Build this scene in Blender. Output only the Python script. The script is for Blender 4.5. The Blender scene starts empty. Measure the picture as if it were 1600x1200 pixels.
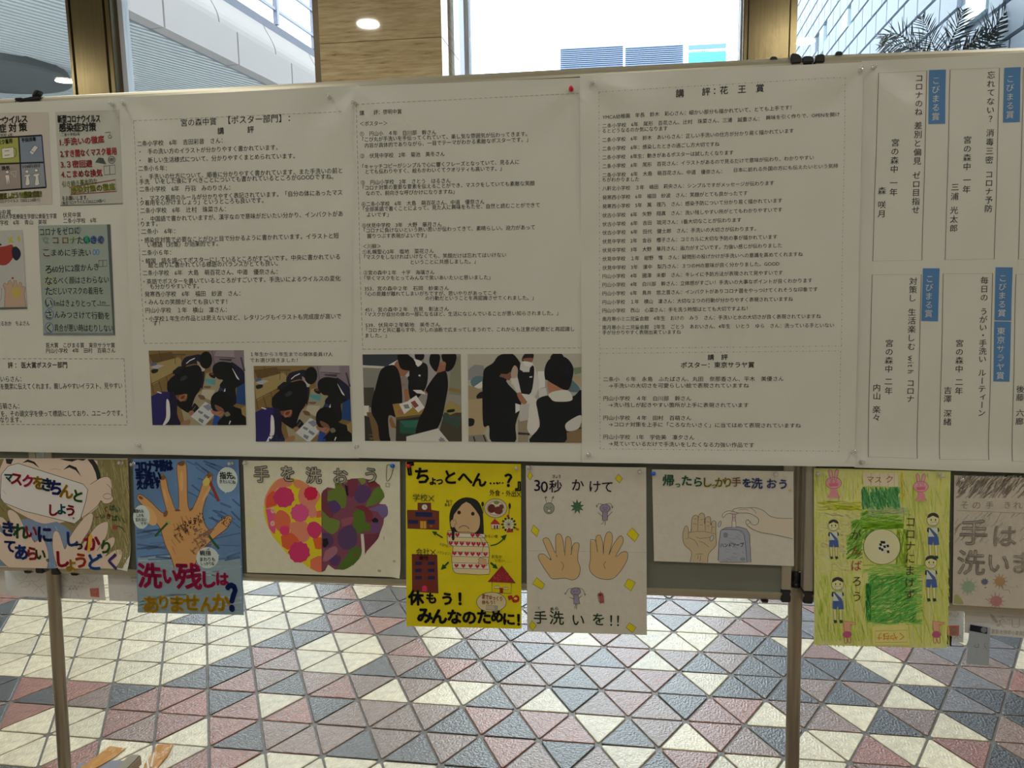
import bpy, bmesh, math, random
import numpy as np
from mathutils import Vector, Matrix
from mathutils.geometry import tessellate_polygon
random.seed(7)
SC = bpy.context.scene
COL = SC.collection

# ------------------------------------------------------------------ camera
F = 1210.0; TH = math.radians(8.0); RO = math.radians(0.845); PSI = math.radians(7.757); H = 1.5
fw = np.array([-math.sin(PSI)*math.cos(TH), math.cos(PSI)*math.cos(TH), -math.sin(TH)])
r0 = np.array([math.cos(PSI), math.sin(PSI), 0.0])
dn = -np.cross(r0, fw)
EU = r0*math.cos(RO)+dn*math.sin(RO)
EV = dn*math.cos(RO)-r0*math.sin(RO)
CAM = np.array([0.0, 0.0, H])
cam_d = bpy.data.cameras.new('camera'); cam = bpy.data.objects.new('camera', cam_d); COL.objects.link(cam)
cam_d.sensor_width = 36.0; cam_d.lens = F*36.0/1600.0; cam_d.clip_start = 0.05; cam_d.clip_end = 400
M = Matrix.Identity(4)
for i in range(3):
    M[i][0] = EU[i]; M[i][1] = -EV[i]; M[i][2] = -fw[i]; M[i][3] = CAM[i]
cam.matrix_world = M
SC.camera = cam
# ------------------------------------------------------------------ world and exposure
W = bpy.data.worlds.new('overcast_sky'); SC.world = W; W.use_nodes = True
bg = W.node_tree.nodes['Background']; bg.inputs[0].default_value = (0.92, 0.965, 1.0, 1); bg.inputs[1].default_value = 5.6
SC.view_settings.view_transform = 'Standard'; SC.view_settings.look = 'None'
SC.view_settings.exposure = 0.0; SC.view_settings.gamma = 1.0; SC.view_settings.use_curve_mapping = False
try:
    SC.cycles.use_denoising = True
    SC.cycles.max_bounces = 8; SC.cycles.transparent_max_bounces = 12; SC.cycles.caustics_reflective = False; SC.cycles.caustics_refractive = False
except Exception: pass
CEIL = 4.0; YW = 6.0          # ceiling height, plane of the glazing
XL, XR, YB = -8.0, 5.5, -4.0  # room extents
def ray(x, y): return (x-800)*EU+(y-600)*EV+F*fw
def onY(x, y, Y):
    d = ray(x, y); return CAM+d*(Y/d[1])
def onZ(x, y, Z):
    d = ray(x, y); return CAM+d*((Z-H)/d[2])
def area(name, loc, size, energy, color, rot=(0,0,0), shape='DISK', spread=180):
    l = bpy.data.lights.new(name, 'AREA'); l.energy = energy; l.color = color; l.shape = shape; l.size = size
    if shape == 'RECTANGLE': l.size, l.size_y = size if isinstance(size, tuple) else (size, size)
    l.spread = math.radians(spread)
    o = bpy.data.objects.new(name, l); COL.objects.link(o); o.location = loc; o.rotation_euler = rot
    return o
WARM = (1.0, 0.97, 0.89)
def mirrored(x, y, Ym):       # ceiling point whose reflection in the plane y=Ym is seen at pixel x,y
    d = ray(x, y); p = CAM+d*((CEIL-H)/d[2]); return (p[0], 2*Ym-p[1])
LAMPS = [mirrored(575, 33, 5.4), mirrored(1260, 60, YW), mirrored(97, 122, YW), (-1.95, 1.30), (2.35, 1.20),
         (0.2, -0.9), (-2.6, -0.9), (3.0, -0.9), (0.2, -2.6), (-2.6, -2.6), (3.0, -2.6)]
LAMP_W = [50, 44, 56, 14.5, 15.5, 10, 10, 10, 10, 10, 10]

# ------------------------------------------------------------------ helpers
def s2l(c): return tuple(((v/255.0)/12.92 if v <= 10.3 else (((v/255.0)+0.055)/1.055)**2.4) for v in c)
MATS = {}
def mat(name, col, rough=0.6, metal=0.0, noise=0.0, nscale=20.0, bump=0.0, bscale=60.0, coat=0.0, emit=None, spec=0.5, aniso=0, stretch=(1,1,1), coatr=0.1, rand=0.0):
    if name in MATS: return MATS[name]
    m = bpy.data.materials.new(name); m.use_nodes = True; nt = m.node_tree; b = nt.nodes['Principled BSDF']
    L = nt.links; c = s2l(col)
    b.inputs['Base Color'].default_value = (*c, 1); b.inputs['Roughness'].default_value = rough; b.inputs['Metallic'].default_value = metal
    b.inputs['Specular IOR Level'].default_value = spec
    b.inputs['Coat Weight'].default_value = coat; b.inputs['Coat Roughness'].default_value = coatr
    tc = nt.nodes.new('ShaderNodeTexCoord'); mp = nt.nodes.new('ShaderNodeMapping'); mp.inputs['Scale'].default_value = stretch
    L.new(tc.outputs['Object'], mp.inputs[0])
    out = None
    if noise > 0:
        n = nt.nodes.new('ShaderNodeTexNoise'); n.inputs['Scale'].default_value = nscale; n.inputs['Detail'].default_value = 5; L.new(mp.outputs[0], n.inputs['Vector'])
        r = nt.nodes.new('ShaderNodeMapRange'); r.inputs[1].default_value = 0.3; r.inputs[2].default_value = 0.7; r.inputs[3].default_value = 1-noise; r.inputs[4].default_value = 1+noise
        L.new(n.outputs[0], r.inputs[0])
        mx = nt.nodes.new('ShaderNodeVectorMath'); mx.operation = 'SCALE'; mx.inputs[0].default_value = c; L.new(r.outputs[0], mx.inputs['Scale'])
        out = mx.outputs[0]
    if rand > 0:
        oi = nt.nodes.new('ShaderNodeObjectInfo'); r = nt.nodes.new('ShaderNodeMapRange'); r.inputs[3].default_value = 1-rand; r.inputs[4].default_value = 1+rand
        L.new(oi.outputs['Random'], r.inputs[0]); mx = nt.nodes.new('ShaderNodeVectorMath'); mx.operation = 'SCALE'
        if out: L.new(out, mx.inputs[0])
        else: mx.inputs[0].default_value = c
        L.new(r.outputs[0], mx.inputs['Scale']); out = mx.outputs[0]
    if out: L.new(out, b.inputs['Base Color'])
    if bump > 0:
        n = nt.nodes.new('ShaderNodeTexNoise'); n.inputs['Scale'].default_value = bscale; n.inputs['Detail'].default_value = 4; L.new(mp.outputs[0], n.inputs['Vector'])
        bp = nt.nodes.new('ShaderNodeBump'); bp.inputs['Strength'].default_value = bump; bp.inputs['Distance'].default_value = 0.01
        L.new(n.outputs[0], bp.inputs['Height']); L.new(bp.outputs[0], b.inputs['Normal'])
        if coat > 0: L.new(bp.outputs[0], b.inputs['Coat Normal'])
    if emit is not None:
        b.inputs['Emission Color'].default_value = (1.0, .90, .70, 1); b.inputs['Emission Strength'].default_value = emit
    MATS[name] = m; return m
def ink_mat():
    if 'ink' in MATS: return MATS['ink']
    m = bpy.data.materials.new('ink'); m.use_nodes = True; nt = m.node_tree; b = nt.nodes['Principled BSDF']
    a = nt.nodes.new('ShaderNodeAttribute'); a.attribute_name = 'ink'; nt.links.new(a.outputs['Color'], b.inputs['Base Color'])
    b.inputs['Roughness'].default_value = 0.55; b.inputs['Specular IOR Level'].default_value = 0.3
    MATS['ink'] = m; return m
def glass_mat():
    m = bpy.data.materials.new('window_glass'); m.use_nodes = True; nt = m.node_tree; nt.nodes.clear()
    o = nt.nodes.new('ShaderNodeOutputMaterial'); mx = nt.nodes.new('ShaderNodeMixShader'); t = nt.nodes.new('ShaderNodeBsdfTransparent'); g = nt.nodes.new('ShaderNodeBsdfGlossy')
    t.inputs[0].default_value = (0.93, 0.97, 0.97, 1); g.inputs['Roughness'].default_value = 0.0
    f = nt.nodes.new('ShaderNodeFresnel'); ge = nt.nodes.new('ShaderNodeNewGeometry'); mr = nt.nodes.new('ShaderNodeMapRange'); mr.inputs[3].default_value = 1.5; mr.inputs[4].default_value = 1/1.5; nt.links.new(ge.outputs['Backfacing'], mr.inputs[0]); nt.links.new(mr.outputs[0], f.inputs[0])
    L = nt.links; L.new(f.outputs[0], mx.inputs[0]); L.new(t.outputs[0], mx.inputs[1]); L.new(g.outputs[0], mx.inputs[2]); L.new(mx.outputs[0], o.inputs[0])
    return m
def obj(name, me, m=None, parent=None):
    o = bpy.data.objects.new(name, me); COL.objects.link(o)
    if m is not None and me is not None and not me.materials:
        me.materials.append(m)
    if parent is not None: o.parent = parent
    return o
def tag(o, label=None, cat=None, group=None, kind=None):
    if label: o['label'] = label
    if cat: o['category'] = cat
    if group: o['group'] = group
    if kind: o['kind'] = kind
    return o
def thing(name, label, cat, loc=(0,0,0), group=None, kind=None):
    o = bpy.data.objects.new(name, None); COL.objects.link(o); o.location = loc
    return tag(o, label, cat, group, kind)
def pyd(name, V, Fc, m, parent=None, smooth=False, loc=None):
    me = bpy.data.meshes.new(name); V = [tuple(v) for v in V]
    off = None
    if parent is not None: off = parent.location
    elif loc is not None: off = Vector(loc)
    if off is not None: V = [(v[0]-off[0], v[1]-off[1], v[2]-off[2]) for v in V]
    me.from_pydata(V, [], Fc); me.update()
    if smooth: me.polygons.foreach_set('use_smooth', [True]*len(me.polygons))
    o = obj(name, me, m, parent)
    if parent is None and loc is not None: o.location = loc
    return o
def box(name, a, b, m, parent=None, bevel=0.0):
    x0,y0,z0 = a; x1,y1,z1 = b
    bm = bmesh.new(); bmesh.ops.create_cube(bm, size=1.0)
    off = parent.location if parent is not None else Vector(((x0+x1)/2, (y0+y1)/2, min(z0,z1)))
    for v in bm.verts:
        v.co = Vector((x0+(x1-x0)*(v.co.x+.5), y0+(y1-y0)*(v.co.y+.5), z0+(z1-z0)*(v.co.z+.5)))-off
    if bevel: bmesh.ops.bevel(bm, geom=bm.edges[:], offset=bevel, segments=2, affect='EDGES')
    bmesh.ops.recalc_face_normals(bm, faces=bm.faces[:])
    me = bpy.data.meshes.new(name); bm.to_mesh(me); bm.free()
    o = obj(name, me, m, parent)
    if parent is None: o.location = off
    return o
def frame_of(d):
    d = np.array(d, float); d /= np.linalg.norm(d); a = np.array([0,0,1.0]) if abs(d[2]) < .9 else np.array([1.0,0,0])
    u = np.cross(d, a); u /= np.linalg.norm(u); return d, u, np.cross(d, u)
def lathe_v(p, d, prof, n=20):      # prof: (distance along d, radius)
    d, u, w = frame_of(d); V = []; Fc = []
    for t, r in prof:
        for k in range(n):
            a = 2*math.pi*k/n; V.append(np.array(p)+d*t+(u*math.cos(a)+w*math.sin(a))*r)
    for i in range(len(prof)-1):
        for k in range(n):
            k2 = (k+1) % n; Fc.append((i*n+k, i*n+k2, (i+1)*n+k2, (i+1)*n+k))
    Fc.append(tuple(range(n))[::-1]); Fc.append(tuple((len(prof)-1)*n+k for k in range(n)))
    return V, Fc

# ------------------------------------------------------------------ the plane of the display boards
VD = np.array([0.0, -0.0536, -0.99856]); VD /= np.linalg.norm(VD)      # down along the slightly leaning boards
UD = np.array([1.0, 0, 0]); ND = np.cross(VD, UD)                        # towards the viewer
if ND[1] > 0: ND = -ND
_a, _b = ray(40, 155), ray(1263, 95)
_ta, _tb = 1/(-_a@ND), 1/(-_b@ND)
DP = 1.83/np.linalg.norm(_b*_tb-_a*_ta)                                   # distance of the board face: poles stand 1.83 m apart
O0 = CAM-ND*DP
def pw(x, y, z=0.0):      # pixel on the board plane, raised z towards the viewer -> world
    d = ray(x, y); t = (DP-z)/(-(d@ND)); return CAM+d*t
def uv(x, y, z=0.0):      # pixel -> coordinates in metres (u right, v down) on the plane lying z in front of the boards
    d = ray(x, y); t = (DP-z)/(-(d@ND)); p = CAM+d*t-O0; return np.array([p@UD, p@VD])
def w3(u, v, z=0.0): return O0+UD*u+VD*v+ND*z
def plate(name, px, z0, z1, m, parent=None, bevel=0.0, is_uv=False):   # polygon on the board plane given thickness
    P = px if is_uv else [uv(p[0], p[1], z0) for p in px]; n = len(P)
    off = np.array(parent.location) if parent is not None else w3(*P[0], z0)
    bm = bmesh.new(); A = [bm.verts.new(w3(p[0],p[1],z0)-off) for p in P]; B = [bm.verts.new(w3(p[0],p[1],z1)-off) for p in P]
    bm.faces.new(A); bm.faces.new(B[::-1])
    for i in range(n): bm.faces.new((A[i],B[i],B[(i+1)%n],A[(i+1)%n]))
    if bevel: bmesh.ops.bevel(bm, geom=bm.edges[:], offset=bevel, segments=2, affect='EDGES')
    bmesh.ops.recalc_face_normals(bm, faces=bm.faces[:])
    me = bpy.data.meshes.new(name); bm.to_mesh(me); bm.free()
    o = obj(name, me, m, parent)
    if parent is None: o.location = off
    return o

# ------------------------------------------------------------------ glyphs
_fc = bpy.data.curves.new('glyph','FONT'); _fo = bpy.data.objects.new('glyph', _fc); COL.objects.link(_fo); _fc.resolution_u = 2
_gc = {}
def glyph(s, off=0.0):
    k = (s, off)
    if k not in _gc:
        _fc.offset = off; _fc.body = s
        bpy.context.view_layer.update()
        me = bpy.data.meshes.new_from_object(_fo.evaluated_get(bpy.context.evaluated_depsgraph_get()))
        V = np.empty(len(me.vertices)*3); me.vertices.foreach_get('co', V); V = V.reshape(-1,3)[:,:2]
        Fc = [tuple(p.vertices) for p in me.polygons]; bpy.data.meshes.remove(me)
        _gc[k] = (V, Fc)
    return _gc[k]

def bold(r):
    if r < .006: return [(0, 0)]
    n = 2 if r < .009 else 4 if r < .015 else 6 if r < .03 else 10
    return [(r*.75*math.cos(2*math.pi*k/n+.4), r*.75*math.sin(2*math.pi*k/n+.4)) for k in range(n)]+([(0, 0)] if r > .045 else [])
class Sheet:
    """A sheet of paper on the boards. Drawing happens in the sheet's own plane; ink lies just above the (gently waved) paper."""
    def __init__(s, name, label, cat, corners, z, paper, wave=0.0, seed=0, group=None, curl=None, back=False, tilt=0.0, paper_name='paper', n=None):
        s.c = [uv(p[0], p[1], z) for p in corners]; s.z = z; s.wave = wave; s.seed = seed; s.back = back; s.curl = curl; s.tilt = tilt
        s.root = thing(name, label, cat, tuple(w3(*((s.c[2]+s.c[3])/2), z)), group)
        s.layer = 0; s.o = (0.0, 0.0); s.s = 1.0; s.buf = {}; s.part = None; s.sat = .2
        a, b, c, d = s.c
        wd = np.linalg.norm(b-a); ht = np.linalg.norm(d-a)
        st = 0.0075 if wave > 0 else 0.012 if curl else 0.06
        nx = max(2, int(wd/st)); ny = max(2, int(ht/st)); V = []; Fc = []
        for lay in (0, 1):
            for j in range(ny+1):
                for i in range(nx+1):
                    p = (a*(1-i/nx)+b*i/nx)*(1-j/ny)+(d*(1-i/nx)+c*i/nx)*j/ny
                    V.append(w3(p[0], p[1], s.disp(p)-(0.0003 if lay else 0)))
        N = (nx+1)*(ny+1)
        for j in range(ny):
            for i in range(nx):
                q = (j*(nx+1)+i, j*(nx+1)+i+1, (j+1)*(nx+1)+i+1, (j+1)*(nx+1)+i); Fc.append(q[::-1]); Fc.append(tuple(k+N for k in q))
        rim = [i for i in range(nx+1)]+[j*(nx+1)+nx for j in range(1,ny+1)]+[ny*(nx+1)+i for i in range(nx-1,-1,-1)]+[j*(nx+1) for j in range(ny-1,0,-1)]
        for k in range(len(rim)):
            p, q = rim[k], rim[(k+1) % len(rim)]; Fc.append((p, q, q+N, p+N))
        o = pyd(paper_name, V, Fc, paper, s.root, smooth=True)
        me = o.data
        bm = bmesh.new(); bm.from_mesh(me); bmesh.ops.recalc_face_normals(bm, faces=bm.faces[:])
        for e in bm.edges:
            if len(e.link_faces) == 2 and e.calc_face_angle(0) > 0.8: e.smooth = False
        bm.to_mesh(me); bm.free()
    def disp(s, p):
        z = s.z
        if s.wave:
            u, v = p[0], p[1]; k = s.seed*1.7
            z += s.wave*(math.sin(u*23+k)*math.sin(v*7+k*2)+0.6*math.sin(u*11-v*17+k*3)+0.35*math.sin(u*41+v*29+k))
            # creases running down from the pinned upper corners
            for q, sx in ((s.c[0], 1), (s.c[1], -1)):
                du, dv = (u-q[0])*sx, v-q[1]; r = math.hypot(du, dv)
                z += s.wave*1.3*math.sin(math.atan2(dv, du+1e-6)*6+k)*math.exp(-((r-.10)/.06)**2)
            e = (p-s.c[3])@(np.array([0,1.0]))
            z += 0.006*math.exp(-(e/0.03)**2) if s.wave > .0004 else 0
        if s.curl is not None:
            q = s.c[s.curl[0]]; r = np.linalg.norm(p-q); z += s.curl[1]*max(0, 1-r/s.curl[2])**2
        if s.tilt: z += s.tilt*((p-s.c[0])@np.array([0,1.0]))
        return z
    def fr(s, ox, oy, sc): s.o = (ox, oy); s.s = sc; return s
    def q(s, x, y): return uv(s.o[0]+x/s.s, s.o[1]+y/s.s, s.z)
    def put(s, part, P, Fc, col, layer=None):
        """P: array of plane points; Fc faces"""
        if part == 'drawing' and s.part: part = s.part
        B = s.buf.setdefault(part, [[], [], []]); n = len(B[0])
        if layer is None: s.layer += 1; layer = s.layer
        elif layer >= 30: layer += s.layer
        dz = (0.0004 if s.wave else 0.0001)+0.00001*layer
        sgn = -1 if s.back else 1
        if s.back: dz += .0004
        for p in P: B[0].append(w3(p[0], p[1], s.disp(p)+dz*sgn))
        for f in Fc: B[1].append(tuple(i+n for i in f)); B[2].append(col)
    # --- primitives (coordinates in the current frame)
    def text(s, x0, y0, x1, y1, t, size, col=(32,32,35), off=0.0075, part='printed_text', mirror=False, layer=1, lift=0.0):
        V, Fc = glyph(t)
        if len(V) == 0: return
        a, b = s.q(x0, y0), s.q(x1, y1)
        L = np.linalg.norm(b-a); d = (b-a)/L; up = np.array([d[1], -d[0]])
        hs = size/s.s*s.scale_at(x0, y0)
        xm, xM = V[:,0].min(), V[:,0].max()
        X = (V[:,0]-xm)/max(xM-xm, 1e-6)*L; Y = (V[:,1]-0.38)*hs
        if mirror: X = L-X
        Q = a+np.outer(X, d)+np.outer(Y, up)
        for o in bold(off): s.put(part, Q+np.array(o)*hs, Fc, col, layer)
    def scale_at(s, x, y):
        a, b = s.q(x, y), s.q(x+10, y); return np.linalg.norm(b-a)/10*s.s
    def char(s, x, y, ch, size, col=(45,45,48), rot=0.0, off=0.0, part='printed_text', sx=1.0, layer=1, mirror=False):
        V, Fc = glyph(ch)
        if len(V) == 0: return
        c = s.q(x, y); hs = size/s.s*s.scale_at(x, y); a = math.radians(rot)
        X = (V[:,0]-(V[:,0].min()+V[:,0].max())/2)*hs*sx*(-1 if mirror else 1); Y = (V[:,1]-0.38)*hs
        Q = np.stack([c[0]+X*math.cos(a)+Y*math.sin(a), c[1]+X*math.sin(a)-Y*math.cos(a)], 1)
        for o in bold(off): s.put(part, Q+np.array(o)*hs, Fc, col, layer)
    def vtext(s, x0, y0, x1, y1, t, size, col=(45,45,48), off=0.0, part='printed_text', layer=1):
        n = len(t)
        for i, ch in enumerate(t):
            k = i/(n-1) if n > 1 else 0
            rot = 90 if ch == 'ー' else 0
            dx, dy = (size*.08, -size*.08) if ch in 'ぁぃぅぇぉっゃゅょッャュョィ' else (0, 0)
            s.char(x0+(x1-x0)*k+dx, y0+(y1-y0)*k+dy, ch, size, col, rot, off, part, layer=layer)
    def chars(s, x0, y0, x1, y1, t, size, cols, rots=0, off=0.02, part='lettering', layer=30, sx=1.0, jit=0.0):
        n = len(t)
        for i, ch in enumerate(t):
            if ch in ' 　': continue
            k = i/(n-1) if n > 1 else 0
            c = cols[i % len(cols)] if isinstance(cols, list) else cols
            r = rots[i % len(rots)] if isinstance(rots, (list, tuple)) else rots
            rnd = random.Random(i*31+len(t))
            s.char(x0+(x1-x0)*k, y0+(y1-y0)*k+jit*size*(rnd.random()-.5), ch, size*(1+jit*(rnd.random()-.5)), c, r+jit*20*(rnd.random()-.5), off, part, sx, layer)
    def poly(s, pts, col, part='drawing', layer=None, smooth=0):
        if smooth: pts = catmull(pts, smooth)
        P = [s.q(*p) for p in pts]
        s.polyP(P, col, part, layer)
    def polyP(s, P, col, part='drawing', layer=None):
        tri = tessellate_polygon([[Vector((p[0], p[1], 0)) for p in P]])
        bm = bmesh.new(); vs = [bm.verts.new((p[0], p[1], 0)) for p in P]
        for t in tri:
            try: bm.faces.new([vs[k] for k in t])
            except Exception: pass
        if s.wave or s.curl:
            for _ in range(5):
                es = [e for e in bm.edges if e.calc_length() > 0.012]
                if not es: break
                bmesh.ops.subdivide_edges(bm, edges=es, cuts=1); bmesh.ops.triangulate(bm, faces=bm.faces[:])
        bm.verts.index_update()
        s.put(part, [np.array([v.co.x, v.co.y]) for v in bm.verts], [tuple(v.index for v in f.verts) for f in bm.faces], col, layer); bm.free()
    def line(s, pts, w, col, part='drawing', layer=None, close=False, smooth=0):
        if smooth: pts = catmull(pts, smooth, close)
        P = [s.q(*p) for p in pts]
        if close: P = P+[P[0]]
        w = w/s.s*s.scale_at(*pts[0])/2; V = []; Fc = []
        n = len(P)
        for i in range(n):
            a = P[max(i-1, 0)]; b = P[min(i+1, n-1)]
            if close and (i == 0 or i == n-1): a, b = P[-2], P[1]
            d = b-a; L = np.linalg.norm(d) or 1; nn = np.array([-d[1], d[0]])/L
            V += [P[i]+nn*w, P[i]-nn*w]
            if i: Fc.append((2*i-2, 2*i-1, 2*i+1, 2*i))
        if s.wave:
            V2, F2 = [], []
            for i in range(n-1):
                m = max(1, int(np.linalg.norm(P[i+1]-P[i])/.015)); b = len(V2)
                for k in range(m+1):
                    V2 += [V[2*i]*(1-k/m)+V[2*i+2]*k/m, V[2*i+1]*(1-k/m)+V[2*i+3]*k/m]
                    if k: F2.append((b+2*k-2, b+2*k-1, b+2*k+1, b+2*k))
            V, Fc = V2, F2
        s.put(part, V, Fc, col, layer)
    def dash(s, a, b, w=2.4, on=5, gap=3, col=(90,88,88), dd=False):
        L = math.hypot(b[0]-a[0], b[1]-a[1]); t = 0; i = 0
        on *= s.s; gap *= s.s
        while t < L:
            o = on if not dd or i % 2 == 0 else on*.3
            e = min(t+o, L)
            s.line([(a[0]+(b[0]-a[0])*t/L, a[1]+(b[1]-a[1])*t/L), (a[0]+(b[0]-a[0])*e/L, a[1]+(b[1]-a[1])*e/L)], w, col, 'printed_text', 1)
            t = e+gap; i += 1
    def ell(s, x, y, rx, ry, col, part='drawing', rot=0, layer=None, outline=None, ow=3, n=22, fill=True):
        a = math.radians(rot)
        pts = [(x+rx*math.cos(t)*math.cos(a)-ry*math.sin(t)*math.sin(a), y+rx*math.cos(t)*math.sin(a)+ry*math.sin(t)*math.cos(a)) for t in [2*math.pi*k/n for k in range(n)]]
        if fill: s.poly(pts, col, part, layer)
        if outline: s.line(pts, ow, outline, part, None if layer is None else layer+1, close=True)
    def scrib(s, pts, col, w, n, part='drawing', layer=None, ang=0.0, seed=1, length=0.4):
        """hatching strokes inside a bounding polygon given as (x0,y0,x1,y1)"""
        x0,y0,x1,y1 = pts; rnd = random.Random(seed)
        if layer is None: s.layer += 1; layer = s.layer
        base = s.layer; s.layer = 0
        L = length*max(x1-x0, y1-y0)
        for i in range(n):
            x = rnd.uniform(x0, x1); y = rnd.uniform(y0, y1); a = math.radians(ang+rnd.uniform(-14, 14)); l = L*rnd.uniform(.5, 1)/2
            dx, dy = math.cos(a)*l, math.sin(a)*l
            k = 1.0
            p, q = [x-dx, y-dy], [x+dx, y+dy]
            for e in (p, q): e[0] = min(max(e[0], x0), x1); e[1] = min(max(e[1], y0), y1)
            j = rnd.randint(-12, 12); c = tuple(max(0, min(255, v+j)) for v in col)
            s.line([tuple(p), ((p[0]+q[0])/2+rnd.uniform(-2,2), (p[1]+q[1])/2+rnd.uniform(-2,2)), tuple(q)], w*rnd.uniform(.6,1.2), c, part, min(29, layer) if layer < 30 else layer)
        s.layer = max(base, layer)+1
    def done(s):
        for part, (V, Fc, C) in s.buf.items():
            o = pyd(part.split('#')[0], V, Fc, ink_mat(), s.root)
            me = o.data; at = me.color_attributes.new('ink', 'FLOAT_COLOR', 'CORNER')
            arr = np.empty((len(me.loops), 4), np.float32); ls = 0
            cc = {}
            for p, c in zip(me.polygons, C):
                if c not in cc: sat = (max(c)-min(c))/max(max(c), 1); fk = 1-s.sat*min(1, sat/.45); cc[c] = (*[min(.84, v*2.75) for v in s2l([q*fk for q in c])], 1.0)
                arr[p.loop_start:p.loop_start+p.loop_total] = cc[c]
            at.data.foreach_set('color', arr.ravel())
        s.buf = {}
def catmull(P, n=5, close=False):
    out = []; m = len(P)
    rng = range(m) if close or n < 0 else range(m-1)
    n = abs(n)
    for i in rng:
        g = lambda k: np.array(P[k % m] if close else P[min(max(k, 0), m-1)], float)
        p0, p1, p2, p3 = g(i-1), g(i), g(i+1), g(i+2)
        for t in [k/n for k in range(n)]:
            out.append(tuple(.5*((2*p1)+(-p0+p2)*t+(2*p0-5*p1+4*p2-p3)*t*t+(-p0+3*p1-3*p2+p3)*t**3)))
    if not close: out.append(tuple(P[-1]))
    return out

# ------------------------------------------------------------------ the room
m_wall = mat('plaster_wall', (205,200,188), 0.8); m_ceil = mat('white_ceiling', (225,222,214), 0.8)
m_grout = mat('grout', (104,101,96), 0.45, noise=.25, nscale=60, bump=.3, spec=.8)
m_brass = mat('brushed_bronze', (100,89,64), 0.24, 1.0, noise=.12, nscale=6, stretch=(30,30,.6), bump=.05, bscale=20)
m_brassd = mat('bronze_groove', (60,54,38), 0.4, 1.0)
m_white = mat('white_aluminium', (226,230,238), 0.45)
m_dark = mat('dark_plastic', (34,34,36), 0.45); m_black = mat('black_plastic', (12,12,13), 0.18)
def struct(o): o['kind'] = 'structure'; return o
struct(box('ceiling', (XL, YB, CEIL), (XR, YW+.3, CEIL+.2), m_ceil))
struct(box('wall_left', (XL-.2, YB, 0), (XL, YW+.3, CEIL), m_wall))
struct(box('wall_right', (XR, YB, 0), (XR+.2, YW+.3, CEIL), m_wall))
struct(box('wall_back', (XL-.2, YB-.2, 0), (XR+.2, YB, CEIL), m_wall))
# floor: grout bed with triangular clay tiles standing proud of it
floor = thing('floor', None, None, (0, 0, -0.006)); floor['kind'] = 'structure'
box('grout_bed', (XL, YB, -.2), (XR, YW+.3, -0.004), m_grout, floor)
TS = 0.128197*H; TYAW = math.radians(-0.5813); TO = np.array([-1.3758237, 2.1170818])*H
eb = np.array([math.cos(TYAW), math.sin(TYAW)]); ea = np.array([math.cos(TYAW-math.pi/3), math.sin(TYAW-math.pi/3)])
tilec = {'C': (226,218,188), 'P': (128,100,84), 'R': (148,93,74), 'D': (52,48,46), 'G': (104,99,100)}
tilem = {k: mat('clay_tile_'+n, c, 0.27, noise=.16, nscale=34, bump=.42, bscale=130, rand=.14, spec=1.0, coat=1.0, coatr=.27) for (k, c), n in zip(tilec.items(), ('cream','brown','russet','charcoal','grey'))}
TM = {
-2:{-4:'CC',-3:'CC',-2:'CC',-1:'CC',0:'CD',1:'CC',2:'CD',3:'CC',4:'DR',5:'CD',6:'DD',7:'PD',12:'DP',13:'GC',14:'CP',15:'CG'},
-1:{-4:'RD',-3:'CC',-2:'CC',-1:'CC',0:'CC',1:'CC',2:'CC',3:'CC',4:'DR',5:'DD',6:'DD',7:'PD',10:'PC',11:'PC',12:'GC',13:'PR',14:'RD',15:'GG',18:'CG'},
0:{-6:'RP',-5:'RD',-4:'CC',-3:'CC',-2:'CC',-1:'CC',0:'CD',1:'CC',2:'CC',3:'CD',4:'PP',5:'RD',6:'CC',7:'PP',8:'DP',9:'PC',10:'PP',11:'CC',12:'CP',13:'DD',14:'CR',15:'CC',16:'RP',17:'GP',18:'GC',19:'CP'},
1:{-5:'DD',-4:'CC',-3:'CC',-2:'CC',-1:'CC',0:'CC',1:'CC',2:'CD',3:'DC',4:'CC',5:'PP',6:'CD',7:'PP',8:'DP',9:'PD',10:'PC',11:'PD',12:'PD',13:'DD',14:'DD',15:'CC',16:'PG',17:'PP',18:'GC'},
2:{-5:'CC',-4:'CC',-3:'CC',-2:'CC',-1:'CC',0:'CC',1:'CD',2:'PP',3:'CC',4:'CD',5:'PD',6:'RP',7:'DP',8:'PD',9:'PP',10:'PG',11:'CD',12:'DD',13:'PD',14:'PC',15:'DG',16:'DD',17:'PP'},
3:{-4:'CC',-3:'CC',-2:'CC',-1:'CC',0:'CD',1:'DR',2:'PD',3:'PR',4:'PC',5:'PC',6:'CD',7:'PC',8:'DP',9:'PP',10:'DP',11:'PC',12:'PP',13:'CD',14:'PC',15:'DP',16:'DG'},
4:{-5:'DP',-4:'DD',-3:'RD',-2:'RP',-1:'DR',0:'RP',1:'DP',2:'CP',3:'DP',4:'PP',5:'PD',6:'PD',7:'PR',8:'CD',9:'PC',10:'PP',11:'DC',12:'CR',13:'CC',14:'RD',15:'PR'},
5:{-4:'PD',-3:'RC',-2:'CC',-1:'PP',0:'PC',1:'RD',2:'PP',3:'PD',4:'PD',5:'PD',6:'RP',7:'DP',8:'CD',9:'PC',10:'CC',11:'CR',12:'PC'},
6:{-4:'CC',-3:'CC',-2:'CR',-1:'CC',0:'CP',1:'RC',2:'CC',3:'CC',4:'CP',5:'DP',6:'RC',7:'PD'}}
def tile_xy(i, r, up):
    n = lambda a, b: TO+TS*(a*eb+b*ea)
    return [n(i, r), n(i+1, r), n(i, r+1)] if up else [n(i+1, r), n(i+1, r+1), n(i, r+1)]
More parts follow.
